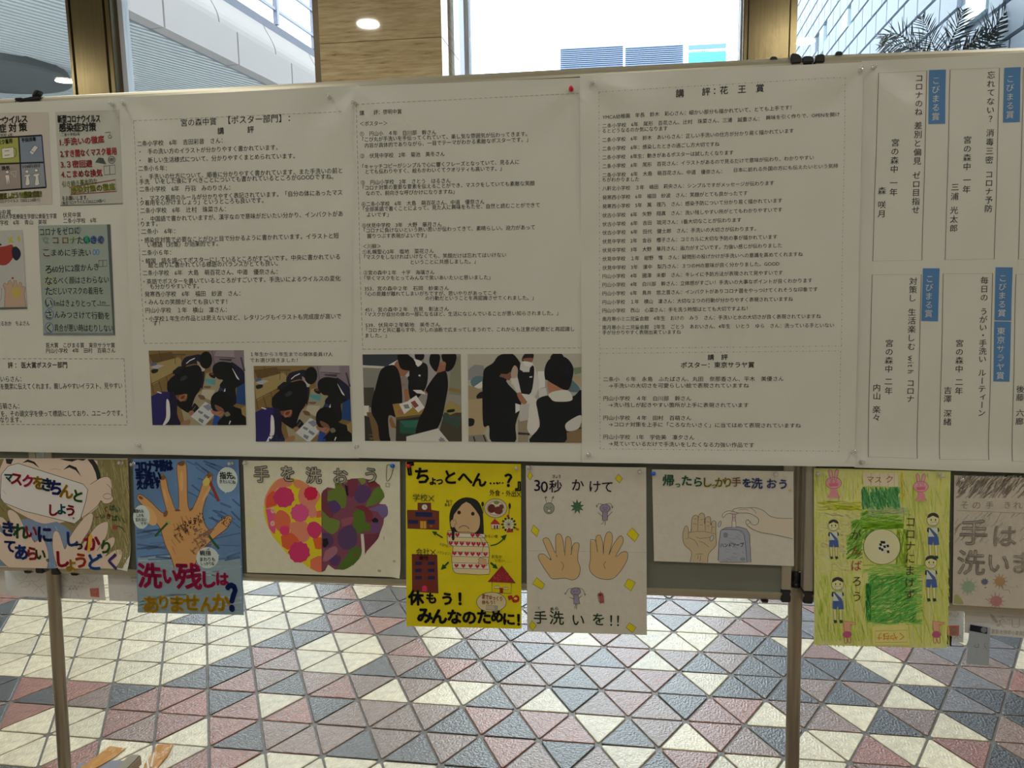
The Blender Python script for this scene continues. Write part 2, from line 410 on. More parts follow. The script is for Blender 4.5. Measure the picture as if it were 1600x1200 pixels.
def tile_mesh(up, m, full=True):
    P = tile_xy(0, 0, up); c = sum(P)/3; P = [p-c for p in P]
    def ring(ins, cut):
        out = []; Q = [p*(1-ins/(TS*0.2887)) for p in P]
        for k in range(3):
            a, b, d = Q[k-1], Q[k], Q[(k+1) % 3]
            e1 = (a-b)/np.linalg.norm(a-b); e2 = (d-b)/np.linalg.norm(d-b)
            out += [b+e1*cut, b+(e1+e2)*cut*.32, b+e2*cut] if full else [b+e1*cut, b+e2*cut]
        return out
    R1, R2, R3 = ring(.0052, .010), ring(.0035, .010), ring(.0035, .010)
    n = len(R1); V = [(*p, .006) for p in R1]+[(*p, .0045) for p in R2]
    Fc = [tuple(range(n))[::-1]]
    if full: V += [(*p, -.002) for p in R3]
    for l in range(2 if full else 1):
        for k in range(n): Fc.append((l*n+k, l*n+(k+1) % n, (l+1)*n+(k+1) % n, (l+1)*n+k))
    return V, Fc, c
TMESH = {}
for up in (True, False):
    V, Fc, cc0 = tile_mesh(up, None)
    for k, m in tilem.items():
        me = bpy.data.meshes.new('tile'); me.from_pydata(V, [], Fc); me.update(); me.materials.append(m)
        bm = bmesh.new(); bm.from_mesh(me); bmesh.ops.recalc_face_normals(bm, faces=bm.faces[:]); bm.to_mesh(me); bm.free()
        TMESH[up, k] = me
inv = np.linalg.inv(np.stack([EU, EV, fw], 1))
def px(p):
    q = inv@(np.array(p)-CAM); return 800+F*q[0]/q[2], 600+F*q[1]/q[2], q[2]
cand = []; rest = []
rt = random.Random(11)
for r in range(-32, 46):
    for i in range(-70, 80):
        for up in (True, False):
            P = tile_xy(i, r, up); c = sum(P)/3
            if not (XL+.1 < c[0] < XR-.1 and YB+.1 < c[1] < YW+.2): continue
            code = TM.get(r, {}).get(i)
            k = code[0 if up else 1] if code else rt.choice('CCCPPPRDDG')
            if code and k == 'P' and rt.random() < .25: k = 'R'
            x, y, z = px((*c, 0))
            vis = z > .3 and -30 < x < 1630 and 905 < y < 1240
            (cand if vis else rest).append((y if vis else 0, i, r, up, k, c))
cand.sort(key=lambda t: -t[0])
rest += cand[298:]; cand = cand[:298]
for _, i, r, up, k, c in cand:
    o = bpy.data.objects.new('tile', TMESH[up, k]); COL.objects.link(o); o.parent = floor
    o.location = (c[0], c[1], rt.uniform(-.0006, .0006)+.006-.006)
    o.rotation_euler = (rt.uniform(-.004, .004), rt.uniform(-.004, .004), 0)
V2, F2, MI = [], [], []; low = {u: tile_mesh(u, None, False) for u in (True, False)}; keys = list(tilem)
for _, i, r, up, k, c in rest:
    V, Fc, _c = low[up]; n = len(V2); V2 += [(v[0]+c[0], v[1]+c[1], v[2]) for v in V]
    for f in Fc: F2.append(tuple(a+n for a in f)); MI.append(keys.index(k))
me = bpy.data.meshes.new('tiles_beyond'); me.from_pydata(V2, [], F2); me.update()
for k in keys: me.materials.append(tilem[k])
me.polygons.foreach_set('material_index', MI)
bm = bmesh.new(); bm.from_mesh(me); bmesh.ops.recalc_face_normals(bm, faces=bm.faces[:]); bm.to_mesh(me); bm.free()
o = bpy.data.objects.new('tiles_beyond', me); COL.objects.link(o); o.parent = floor; o['kind'] = 'stuff'

# window wall: bronze columns, a stone pillar, white mullions and panes of glass
def xw(p, Y, y=60): return onY(p, y, Y)[0]
yb = YW
def bronze(name, pl, pr, lab):
    x0, x1 = xw(pl, yb-.12), xw(pr, yb-.12); t = thing(name, None, None, ((x0+x1)/2, yb, 0)); t['kind'] = 'structure'
    box('shaft', (x0, yb-.12, 0), (x1, yb+.12, CEIL), m_brass, t, .006)
    w = x1-x0
    for a in (.09, .86):
        box('cover_strip', (x0+w*a, yb-.132, 0), (x0+w*(a+.012), yb-.12, CEIL), m_brassd, t)
    return x0, x1
bl = bronze('trim_1', 106, 175, '')
br = bronze('trim_2', 1161, 1245, '')
m_stone = bpy.data.materials.new('travertine'); m_stone.use_nodes = True
nt = m_stone.node_tree; b = nt.nodes['Principled BSDF']; L = nt.links
tc = nt.nodes.new('ShaderNodeTexCoord'); mp = nt.nodes.new('ShaderNodeMapping'); mp.inputs['Scale'].default_value = (1.6, 1.6, 18); L.new(tc.outputs['Object'], mp.inputs[0])
n1 = nt.nodes.new('ShaderNodeTexNoise'); n1.inputs['Scale'].default_value = 3.4; n1.inputs['Detail'].default_value = 9; n1.inputs['Roughness'].default_value = .68; L.new(mp.outputs[0], n1.inputs['Vector'])
cr = nt.nodes.new('ShaderNodeValToRGB'); cr.color_ramp.elements[0].position = .27; cr.color_ramp.elements[0].color = (*s2l((88,70,42)), 1)
cr.color_ramp.elements[1].position = .66; cr.color_ramp.elements[1].color = (*s2l((196,178,142)), 1); e = cr.color_ramp.elements.new(.40); e.color = (*s2l((166,147,110)), 1)
L.new(n1.outputs[0], cr.inputs[0]); L.new(cr.outputs[0], b.inputs['Base Color']); b.inputs['Roughness'].default_value = .035

YS = 5.4
sx0, sx1 = xw(499, YS), xw(690, YS)
pillar = thing('trim_3', None, None, ((sx0+sx1)/2, YS+.3, 0)); pillar['kind'] = 'structure'
zj = onY(590, 63, YS)[2]
hj = 0.62; z = zj-hj*6
while z < CEIL:
    a = max(z, 0); bb = min(z+hj-.003, CEIL)
    if bb > a: box('stone_panel', (sx0, YS, a), (sx1, YS+.62, bb), m_stone, pillar, .002)
    z += hj
xe = xw(490, YS+.02)
box('edge_strip', (xe, YS+.02, 0), (sx0-.001, YS+.6, CEIL), mat('dark_bronze_strip', (84,72,52), .4, .6), pillar)
# glazing
gm = glass_mat(); px0 = bl[1]; 
def mullion(a, b_, n): 
    x0, x1 = xw(a, yb), xw(b_, yb)
    t = thing(n, None, None, ((x0+x1)/2, yb, 0)); t['kind'] = 'structure'
    mid = (x0+x1)/2
    box('mullion', (x0, yb-.05, 0), (mid-.004, yb+.07, CEIL), m_white, t); box('glazing_bead', (mid+.004, yb-.02, 0), (x1, yb+.06, CEIL), m_white, t)
mullion(176, 197, 'trim_4'); mullion(727, 733, 'trim_5'); mullion(1155, 1161, 'trim_6')
m_frame = mat('frame_grey', (150,152,155), .5)
def pane(n, x0, x1):
    t = thing('window_%d' % n, None, None, ((x0+x1)/2, yb+.02, 0)); t['kind'] = 'structure'
    box('pane', (x0, yb+.016, .12), (x1, yb+.024, CEIL-.1), gm, t)
    box('window_frame', (x0, yb-.03, 0), (x1, yb+.07, .12), m_frame, t); box('window_frame', (x0, yb-.03, CEIL-.1), (x1, yb+.07, CEIL), m_frame, t)
pane(1, XL, bl[0]); pane(2, xw(197, yb), sx0-.02); pane(3, sx1-.1, xw(727, yb)); pane(4, xw(733, yb), xw(1155, yb)); pane(5, br[1], XR)

# ceiling lights
for k, (lx, ly) in enumerate(LAMPS):
    names = ['above the travertine pillar side', 'before the right window', 'before the left window', 'over the left display board', 'over the right display board'] + ['behind the viewer, middle of the nearer row', 'behind the viewer, nearer row by the left wall', 'behind the viewer, nearer row by the right wall', 'behind the viewer, middle of the row by the back wall', 'behind the viewer, by the left and back walls', 'behind the viewer, by the right and back walls']
    t = thing('ceiling_light', 'round recessed ceiling downlight ' + names[k], 'ceiling light', (lx, ly, CEIL), 'recessed ceiling downlights')
    V, Fc = lathe_v((lx, ly, CEIL), (0,0,-1), [(0,.12),(.004,.12),(.006,.112),(.006,.10)], 28); pyd('trim_ring', V, Fc, m_white, t, True)
    V, Fc = lathe_v((lx, ly, CEIL-.006), (0,0,-1), [(0,.10),(.004,.098),(.006,.07)], 28); pyd('diffuser', V, Fc, mat('lit_diffuser', (255,240,210), .5, emit=14), t, True)
    area('downlight_lamp', (lx, ly, CEIL-.03), .2, LAMP_W[k], WARM)

# ------------------------------------------------------------------ outside the glazing
m_pave = mat('outdoor_paving', (190,190,188), .8, noise=.1)
o = struct(box('ground', (-90, YW+.35, -.35), (90, 140, -.05), m_pave))
d0 = ray(1030, 420); DX = np.array([d0[0], d0[1], 0]); DX /= np.linalg.norm(DX)      # direction of the street
SX = np.array([DX[1], -DX[0], 0])                                                      # to the right of it
ZA = 5.6
pA = onZ(190, 10, ZA)                                   # on the lower edge of the walkway
latA = pA@SX
def onLat(x, y, lat):
    d = ray(x, y); t = (lat-CAM@SX)/(d@SX); return CAM+d*t
def S(al, lat, z): return DX*al+SX*lat+np.array([0,0,z])
def sbox(name, al, lat, z, m, parent=None, bevel=0):
    V = [S(a, l, h) for h in z for l in lat for a in al]
    Fc = [(0,1,3,2),(4,6,7,5),(0,4,5,1),(2,3,7,6),(0,2,6,4),(1,5,7,3)]
    return pyd(name, V, Fc, m, parent)
zB = onLat(284, 0, latA)[2]; pC = onLat(430, 22, latA); zC = pC[2]; aC = pC@DX; zR = onLat(430, -45, latA)[2]
aE = onLat(728, 100, latA)@DX
m_fas = mat('pale_rendered_panel', (147,140,138), .7, noise=.03, nscale=30, bump=.2, bscale=200)
m_soff = mat('soffit_metal', (168,174,176), .6); m_jnt = mat('panel_joint', (96,98,112), .7)
wk = thing('walkway_building', 'pale building with raised walkway, slatted soffit and curved parapet, outside left window', 'building', tuple(S(aC, latA-3, 0)))
aN = pA@DX-7
pan = [aN]
for (x, y) in ((258, 30), (373, 70), (457, 112)): pan.append(onLat(x, y, latA)@DX)
step = pan[-1]-pan[-2]
while pan[-1] < aE: pan.append(pan[-1]+step)
pan[-1] = aE
m0 = pan[1]-step
pan = [aN, m0-step, m0]+pan[1:]
for a, b_ in zip(pan, pan[1:]):
    if b_-a > .1: sbox('fascia_panel', (a, b_-.05), (latA-.25, latA), (ZA, zB-.01), m_fas, wk)
cur = [onLat(x, y, latA)@DX for x, y in ((343, 0), (430, 22))]; st2 = cur[1]-cur[0]
j = cur[0]-2*st2; cs = [aN]
while j < aE-.3: cs.append(j) if j > aN+.3 else None; j += st2
cs.append(aE)
for a, b_ in zip(cs, cs[1:]):     # upper parapet panels, hollow-curved in section
    V = []; Fc = []; N = 8
    for al in (a, b_-.05):
        for k in range(N+1):
            t = k/N; V.append(S(al, latA-.02-.30*math.sin(t*math.pi*.5)**2, zB+(zC-zB)*t))
        V.append(S(al, latA-.5, zC)); V.append(S(al, latA-.5, zB))
    n = N+3
    for k in range(n): Fc.append((k, (k+1) % n, n+(k+1) % n, n+k))
    Fc.append(tuple(range(n))); Fc.append(tuple(range(n, 2*n)))
    pyd('parapet_panel', V, Fc, m_fas, wk)
sbox('backing', (aN, aE), (latA-.35, latA-.27), (ZA+.02, zC-.05), m_jnt, wk)
sbox('soffit', (aN-8, aE), (latA-14, latA-.25), (ZA+.12, ZA+.3), m_soff, wk)
# soffit slats run askew to the street
dS = ray(1500, 420); DS = np.array([dS[0], dS[1], 0]); DS /= np.linalg.norm(DS); NS = np.array([DS[1], -DS[0], 0])
V, Fc = [], []
cen = S(pA@DX-2, latA-5, 0); 
lat_lim = latA-.3
for k in range(-66, 86):
    base = cen+NS*(k*.155)
    # clip the slat to the soffit's lateral band
    l0 = base@SX; dl = DS@SX
    t1 = (latA-13.5-l0)/dl; t2 = (lat_lim-l0)/dl
    t1, t2 = min(t1, t2), max(t1, t2)
    a0 = base@DX; da = DS@DX
    lo = (aN-7.5-a0)/da; hi = (aE-.1-a0)/da
    t1 = max(t1, lo); t2 = min(t2, hi)
    if t2-t1 < .2: continue
    n = len(V)
    for t in (t1, t2):
        for w, h in ((-.04, .04), (.04, .04), (.04, .1), (-.04, .1)):
            p = base+DS*t+NS*w; V.append((p[0], p[1], ZA+.03+h))
    Fc += [(n,n+1,n+5,n+4),(n+1,n+2,n+6,n+5),(n+3,n,n+4,n+7),(n,n+3,n+2,n+1),(n+4,n+5,n+6,n+7)]
o = pyd('soffit_slats', V, Fc, mat('slat_metal', (184,188,190), .55), wk); o['kind'] = 'stuff'
sbox('lower_wall', (aN-8, aE), (latA-14.2, latA-14), (-.05, ZA+.2), mat('greenish_wall', (138,150,152), .7), wk)
sbox('upper_wall', (aN-8, aC-1.5), (latA-3, latA-2.6), (zC-.3, zC+4), m_fas, wk)
m_rail = mat('rail_steel', (120,126,144), .4, .3)
for z in (zC+.35*(zR-zC), zR): sbox('handrail', (aN, aE), (latA-.34, latA-.28), (z-.03, z+.03), m_rail, wk)
a = aC-2*1.45
for (x, y) in ((453, 40),):
    ap = onLat(x, y, latA)@DX
for k in range(-3, 6):
    q = ap+k*1.9
    if aN < q < aE: sbox('rail_post', (q-.05, q+.05), (latA-.36, latA-.26), (zC, zR+.9), m_rail, wk)
# taller stair block at the far end of the walkway
a2 = onLat(738, 100, latA+.3)@DX
sbox('end_block', (aE-4.2, a2), (latA-4, latA+.3), (-.05, 16), mat('pale_block', (128,132,150), .7, noise=.04), wk)
pe = onZ(-12, 122, ZA-.12); rc = 86/F*np.linalg.norm(pe-CAM)
V, Fc = lathe_v(pe, (0,0,1), [(0,rc*.93),(.0,rc),(.05,rc),(.22,rc*.96)], 44); pyd('round_ceiling_disc', V, Fc, mat('disc_grey', (72,76,80), .7), wk)

# right: white panelled facade running along the same street
pR = onZ(1360, 34.5, 4.6); latR = pR@SX
m_pan = mat('white_facade_panel', (144,156,172), .5, rand=.02); m_fj = mat('facade_joint', (112,124,142), .7)
hs = sorted(onLat(x, y, latR)[2] for x, y in ((1360,34.5),(1360,61.5),(1417,40.5),(1456,42),(1495,48),(1552,51)))
aL = [onLat(x, 30, latR)@DX for x in (1247, 1268, 1306, 1330, 1360, 1378, 1398, 1422, 1448, 1475)]
fac = thing('facade_building', 'tall white building with staggered wall panels and slot windows, outside right window', 'building', tuple(S(aL[-1], latR+1, 0)))
zr = onLat(1417, 40.5, latR)[2]; dz = (onLat(1360, 34.5, latR)[2]-onLat(1360, 61.5, latR)[2])
dz = max(.28, abs(dz))
sc_ = onLat(1425, 50, latR)@DX-onLat(1447, 50, latR)@DX
sc_ = abs(sc_)
aF = onLat(1247, 60, latR)@DX; aNr = onLat(1640, 20, latR)@DX
far_end = aF+9
sbox('backing', (aNr-1, far_end), (latR+.04, latR+6), (-.05, 14), m_fj, fac)
zz = [zr+dz*k for k in range(-5, 14)]
cnt = 0
wins = [((1317, 1325), (20, 46)), ((1281, 1287), (46, 82)), ((1512, 1544), (-60, 25))]
wz = []
for (xa, xb), (ya, yb_) in wins:
    a0, a1 = sorted((onLat(xa, (ya+yb_)/2, latR)@DX, onLat(xb, (ya+yb_)/2, latR)@DX)); z1 = onLat((xa+xb)/2, ya, latR)[2]; z0 = onLat((xa+xb)/2, yb_, latR)[2]
    wz.append((a0, a1, z0, z1))
for ri, z in enumerate(zz):
    a = aNr-1+(ri % 2)*sc_*.5-sc_
    while a < far_end:
        a1 = a+sc_-.03; z1 = z+dz-.035
        c = px(S((a+a1)/2, latR, (z+z1)/2))
        cuts = [w for w in wz if w[0] < a1 and w[1] > a and w[2] < z1 and w[3] > z]
        if not cuts and -40 < c[1] < 140 and 1235 < c[0] < 1650 and c[2] > 0 and cnt < 290:
            sbox('wall_panel', (max(a, aNr-1), a1), (latR, latR+.06), (z, z1), m_pan, fac); cnt += 1
        a += sc_
for w in wz:
    wf = sbox('window', (w[0], w[1]), (latR-.01, latR+.07), (w[2], w[3]), mat('facade_glass', (176,200,208), .15), fac)
sbox('plain_wall', (aNr-1, far_end), (latR+.001, latR+.05), (-.05, zz[0]-.02), m_pan, fac)
sbox('plain_wall', (aNr-1, far_end), (latR+.001, latR+.05), (zz[-1]+dz+.02, 14), m_pan, fac)
# rooftop plant screens and a sign on far buildings
def far_screen(x0, x1, yt, lab):
    D = 46; a = onY(x0, yt, D); b_ = onY(x1, yt+ (0), D); zt = a[2]
    t = thing('rooftop_screen', lab, 'louvred screen', (a[0], D, 0), 'louvred rooftop screens on the skyline')
    box('building_body', (a[0], D+.1, -.1), (b_[0], D+6, onY(x0, 104, D)[2]-.2), mat('far_body', (205,214,228), .8), t)
    box('frame', (a[0], D+.3, -.1), (b_[0], D+.5, zt), mat('far_white', (232,236,244), .8), t)
    V, Fc = [], []
    z = zt
    while z > onY(x0, 118, D)[2]:
        n = len(V); V += [(a[0], D, z), (b_[0], D, z), (b_[0], D, z-.055), (a[0], D, z-.055), (a[0], D+.25, z), (b_[0], D+.25, z), (b_[0], D+.25, z-.055), (a[0], D+.25, z-.055)]
        Fc += [(n,n+1,n+2,n+3),(n,n+4,n+5,n+1),(n+3,n+2,n+6,n+7)]; z -= .105
    o = pyd('louvre_slats', V, Fc, mat('louvre_blue', (112,128,156), .6), t); o['kind'] = 'stuff'
far_screen(875, 974, 76, 'blue-grey louvred rooftop screen on the skyline, nearer the travertine pillar')
far_screen(977, 1068, 74, 'blue-grey louvred rooftop screen on the skyline, beside the turquoise sign')
D = 44; a = onY(1076, 70, D); b_ = onY(1135, 68, D)
t = thing('rooftop_sign', 'turquoise and blue rooftop sign board with a white stripe on the skyline', 'sign', (a[0], D, 0))
zf = lambda y: onY(1105, y, D)[2]
box('board', (a[0], D+.05, zf(100)), (b_[0], D+.5, zf(69)), mat('sign_white', (240,246,250), .6), t)
box('blue_band', (a[0], D, zf(76)), (b_[0], D+.05, zf(69)), mat('sign_blue', (92,130,200), .6), t)
box('turquoise_band', (a[0], D, zf(100)), (b_[0], D+.05, zf(81)), mat('sign_turquoise', (70,200,214), .6), t)
box('building_body', (a[0], D+.6, -.1), (b_[0], D+8, zf(101)), mat('far_body', (205,214,228), .8), t)
V = []; 
o = None
for i in range(11):
    x = a[0]+.1+(b_[0]-a[0])*.045*i; box('lettering', (x, D+.02, zf(80.3)), (x+.06, D+.05, zf(78.3)), mat('sign_letter', (130,120,120), .6), t)

# palm tree outside the right-hand window
m_leaf = mat('palm_leaf', (38,46,34), .5, noise=.3, nscale=9); m_trunk = mat('palm_trunk', (70,60,48), .9, noise=.3, nscale=30, bump=.5)
YP = 6.9
crown = onY(1472, 118, YP)
palm = thing('palm_tree', 'palm tree with dark feathery fronds outside the right-hand window', 'tree', (crown[0], crown[1], -.05))
prof = [(0,.16)]+[(z, .11+.014*((int(z*12)) % 2)) for z in np.arange(.08, crown[2]-.0, .08)]
V, Fc = lathe_v((crown[0], crown[1], -.05), (0,0,1), prof, 14); pyd('trunk', V, Fc, m_trunk, palm, True)
rp = random.Random(5)
def frond(path, L, w0, dens=26, spread=55, dy=0.0):
    P = catmull(path, 6); P = [onY(x, y, YP+dy) for x, y in P]; n = len(P); V, Fc = [], []
    def blade(p, d, l, w):
        d = d/np.linalg.norm(d); s_ = np.cross(d, [0,1,0]); s_ /= (np.linalg.norm(s_)+1e-6); k = len(V)
        for t, ww in ((0, .5), (.35, 1), (.75, .6), (1, .05)):
            c = p+d*l*t-np.array([0,0,.16*l*t*t]); V.append(c+s_*w*ww); V.append(c-s_*w*ww+np.array([0, .004, 0]))
        for q in range(3): Fc.append((k+2*q, k+2*q+1, k+2*q+3, k+2*q+2))
    for i in range(n-1):
        blade(P[i], P[i+1]-P[i], np.linalg.norm(P[i+1]-P[i])*1.05, w0*(1.2-i/n))
    tot = sum(np.linalg.norm(P[i+1]-P[i]) for i in range(n-1))
    for k in range(dens):
        t = .12+.86*k/dens; f = t*(n-1); i = min(int(f), n-2); p = P[i]*(1-(f-i))+P[i+1]*(f-i); d = P[i+1]-P[i]; d /= np.linalg.norm(d)
        side = np.cross(d, [0,1,0]); side /= np.linalg.norm(side)
        for sg in (1, -1):
            a = math.radians(spread*(1-.35*t)+rp.uniform(-6, 6)); e = d*math.cos(a)+side*sg*math.sin(a)+np.array([0, rp.uniform(-.5,.5), 0])
            blade(p, e, L*(math.sin(math.pi*min(1, .15+t*.8)))*rp.uniform(.85, 1.1), .0052)
    pyd('frond', V, Fc, m_leaf, palm)
frond([(1472,118),(1450,84),(1425,66),(1398,52),(1376,60)], .20, .014, 24)
frond([(1472,118),(1440,88),(1410,72),(1372,72)], .17, .014, 22, dy=.15)
frond([(1472,118),(1462,80),(1450,50),(1440,24)], .20, .010, 22, dy=.3)
frond([(1472,118),(1482,76),(1495,44),(1505,14)], .20, .013, 22)
frond([(1472,118),(1500,82),(1530,60),(1556,48)], .17, .013, 22, dy=-.1)
frond([(1510,110),(1540,70),(1562,32),(1602,-14)], .24, .016, 30, spread=48, dy=-.2)
frond([(1472,118),(1492,92),(1515,72),(1542,42)], .14, .016, 18, dy=.1)
frond([(1472,118),(1430,104),(1400,92),(1378,84)], .14, .014, 18, dy=.05)

# ------------------------------------------------------------------ display boards and stands
GAIN = 2.5
def seen(c):                       # paint colour of something that reads as c in this dim light
    l = [min(.82, v*GAIN) for v in s2l(c)]
    return tuple(255*(v*12.92 if v <= .0031308 else 1.055*v**(1/2.4)-.055) for v in l)
m_fabric = mat('grey_board_felt', seen((80,82,74)), .9, noise=.05, nscale=400, bump=.15, bscale=900)
m_alu = mat('board_aluminium', seen((118,115,102)), .36, .5, noise=.03, stretch=(40,40,1))
m_pole = mat('pole_aluminium', seen((106,100,88)), .33, .6)
RW = .021
def board(name, label, q):
    P = [uv(*p) for p in q]; t = thing(name, label, 'display board', tuple(w3(*((P[2]+P[3])/2), 0)))
    a, b_, c, d = P; ux = (b_-a)/np.linalg.norm(b_-a); vx = (d-a)/np.linalg.norm(d-a)
    ins = [a+ux*RW+vx*RW, b_-ux*RW+vx*RW, c-ux*RW-vx*RW, d+ux*RW-vx*RW]
    plate('felt_panel', ins, .001, -.018, m_fabric, t, is_uv=True)
    for p, q_, dv in ((a, b_, vx), (d, c, -vx)):      # rounded extrusion: the face rolls over towards the board's outer edge
        sec = [(0, -.024), (0, -.006), (.002, -.002), (.008, .0025), (.015, .0055), (RW, .0062), (RW, -.024)]
        V = [w3(*(e+dv*h), z) for e in (p, q_) for h, z in sec]; n = len(sec)
        Fc = [(k, (k+1) % n, n+(k+1) % n, n+k) for k in range(n)]+[tuple(range(n)), tuple(range(2*n-1, n-1, -1))]
        pyd('frame_rail', V, Fc, m_alu, t)
    cp = .028
    for p, q_ in ((a+vx*RW, d-vx*cp), (b_-ux*RW+vx*RW, c-ux*RW-vx*cp)):
        plate('frame_stile', [p, p+ux*RW, q_+ux*RW, q_], .0062, -.024, m_alu, t, .0015, True)
    for p in (d-vx*cp, c-ux*RW-vx*cp):
        plate('corner_cap', [p, p+ux*RW, p+ux*RW+vx*(cp+.0005), p+vx*(cp+.0005)], .0075, -.026, m_dark, t, .002, True)
    return t, P
bA, PA = board('display_board', 'grey felt display board in the middle, between the two visible stand poles', [(38,151.5),(1254,87.5),(1234.5,939.6),(83,896.5)])
bB, PB = board('display_board', 'grey felt display board at the right with the blue-tagged verse sheet', [(1273.5,85.5),(1715,68.5),(1688,968),(1254,941)])
bC, PC = board('display_board', 'grey felt display board at the left, mostly beyond the left pole', [(-330,172),(24.5,152.5),(70,894.5),(-265,886)])
def stand(px_top, px_bot, zc, label, collar_y=None):
    p0 = pw(px_top[0], px_top[1], zc); d = pw(px_bot[0], px_bot[1], zc)-p0; d /= np.linalg.norm(d); p0 = p0+d*.03; d /= np.linalg.norm(d)
    Lp = (p0[2]-.05)/-d[2]; foot = p0+d*Lp
    t = thing('display_stand', label, 'stand', (foot[0], foot[1], 0), 'aluminium poles carrying the display boards')
    V, Fc = lathe_v(p0, d, [(0,.010),(.002,.0157),(Lp,.0157)], 28); pyd('pole', V, Fc, m_pole, t, True)
    V, Fc = lathe_v(p0-d*.012, d, [(0,.012),(.004,.0175),(.02,.0175)], 24); pyd('pole_cap', V, Fc, m_black, t, True)
    if collar_y:
        L0 = np.linalg.norm(pw(px_bot[0], collar_y, zc)-p0)
        V, Fc = lathe_v(p0+d*(L0-.019), d, [(0,.0175),(.002,.0195),(.026,.0195),(.0265,.0188),(.0285,.0188),(.029,.0195),(.037,.0195),(.039,.0175)], 28)
        o = pyd('collar', V, Fc, m_black, t, True)
    # splayed flat feet, front and back, on rubber pads
    for s_ in (-1, 1):
        box('foot', (foot[0]-.02, foot[1]+(0.015 if s_ > 0 else -.30), .018), (foot[0]+.02, foot[1]+(.30 if s_ > 0 else -.015), .052), m_pole, t, .004)
        yy = foot[1]+s_*.27; box('rubber_pad', (foot[0]-.018, yy-.02, 0), (foot[0]+.018, yy+.02, .018), m_dark, t, .003)
    V, Fc = lathe_v((foot[0], foot[1], .012), (0,0,1), [(0,.024),(.07,.024),(.075,.018)], 20); pyd('foot_socket', V, Fc, m_dark, t, True)
    return t
stand((37,153), (82.5,893), -.044, 'aluminium stand pole at the left, between the left and middle boards')
stand((1258,87), (1243,905), -.044, 'aluminium stand pole at the right with a black collar', 902)
def clip(parts, label):
    c = uv(*parts[0][0]); t = thing('board_clip', label, 'clip', tuple(w3(*c, 0)), 'black clips joining the boards')
    for q in parts: plate('clip_body', q, .010, -.010, m_dark, t, .002)
    return t
clip([[(1236,83.5),(1242,82.5),(1250,85),(1252.5,89),(1252.5,98),(1236,99.5)], [(1254,89),(1258,87),(1268,87),(1272,89),(1272,97),(1254,98)], [(1273.5,92),(1275,86),(1280,84.2),(1289,84.2),(1289,97),(1273.5,97.5)]], 'black plastic clip over the joint of the middle and right boards')
clip([[(22,152.5),(33,152),(33,156.5),(22,157)], [(33.5,153.5),(48,151),(60,150),(60,155.5),(33.5,157)], [(48,150.5),(53,141),(57,139.5),(59.5,141),(58.5,145),(53,151)]], 'black plastic clip with a raised lever over the left board joint')
for n, (x, y) in (('left', (1311, 82.4)), ('x', (1209, 90.5))):
    t = plate('rail_stop', [(x-6, y+3), (x-5, y-.5), (x-2.5, y-2.2), (x+2.5, y-2.2), (x+5, y-.7), (x+6, y+2.4)], 0, -.018, m_dark)
    tag(t, 'small black rail stop on top of the %s board' % ('right' if n == 'left' else 'middle'), 'stop', 'black rail stops')
for lab, (x, y) in (('small black foot stop under the middle board, near the right pole', (1195, 940)), ('small black foot stop under the left board', (43, 894)), ('small black foot stop under the middle board, near the left pole', (116, 897.5))):
    t = plate('foot_stop', [(x-6, y-1.5), (x+6, y-1), (x+4, y+2), (x-4, y+1.6)], 0, -.018, m_dark); tag(t, lab, 'stop', 'black stops under the boards')

# ------------------------------------------------------------------ papers
m_print = mat('printed_sheet', seen((147,148,142)), .42, coat=.55, coatr=.22, noise=.02, nscale=4, bump=.02, bscale=6)
def pap(name, col, **k): return mat(name, seen(col), k.pop('rough', .6), noise=k.pop('noise', .03), nscale=k.pop('nscale', 60), bump=k.pop('bump', .08), bscale=120, **k)
m_cream = pap('cream_paper', (160,155,140)); m_grey = pap('greyish_paper', (145,143,134))
K = (40,40,44)
# ---- sheet: comments from one school, poster division, with two classroom photographs
s1 = Sheet('award_sheet', 'white printed comment sheet with two photos of pupils in blue tracksuits', 'sheet', [(189,152.5),(562,133.5),(562,715.8),(213,709)], .0125, m_print, wave=.0010, seed=1, group='large printed sheets on the boards')
s1.fr(190,150,4.324)
T = lambda S_, rows, size, **k: [S_.text(r[0], r[1], r[2], r[3], r[4], size, **k) for r in rows]
s1.text(402,181,640,171,'宮の森中賞',50,off=.008); s1.text(722,163,1078,150,'【ポスター部門】',54,off=.008); s1.text(1128,148,1138,148,'：',50); s1.char(671,236,'講',46,off=.02); s1.char(872,226,'評',46,off=.02)
T(s1, [(107,324,683,300,'二条小学校　6年　吉田彩音　さん：'),(122,378,1055,347,'・　手の洗い方のイラストが分かりやすく書かれています。'),(122,436,1170,404,'・　新しい生活様式について、分かりやすくまとめられています。'),
(115,490,305,487,'二条小６年：'),(127,547,1490,502,'・　手洗いの仕方について、順番に分かりやすく書かれています。また手洗いの前と'),(120,580,1430,543,'手洗　いをした後にすべきことについても書かれているところがGOODですね。'),
(122,630,733,618,'二条小学校　6年　丹羽　みのりさん：'),(132,692,1490,650,'・　マスク着用のルールが分かりやすく表記されています。「自分の体にあったマス'),(125,722,960,705,'ク着用を心がけましょう」というところも良いです。'),
(127,775,703,762,'二条小学校　6年　辻村　珠菜さん：'),(138,832,1495,795,'・　中国語で書かれていますが、漢字なので意味がだいたい分かり、インパクトがあ'),(133,865,245,862,'ります。'),(135,916,362,912,'二条小　6年：'),
(135,975,1468,943,'・感染症対策で必要なことがひと目で分かるように書かれています。イラストと短'),(178,1006,650,996,'い標語（対策）が効果的です。'),(140,1060,335,1056,'二条小６年：'),
(142,1116,1475,1085,'・韓国　語を調べてポスターにしているところがすごいです。中央に書かれている'),(184,1143,1055,1130,'絵と周りに書かれている標語のバランスがとても良い。')], 37)
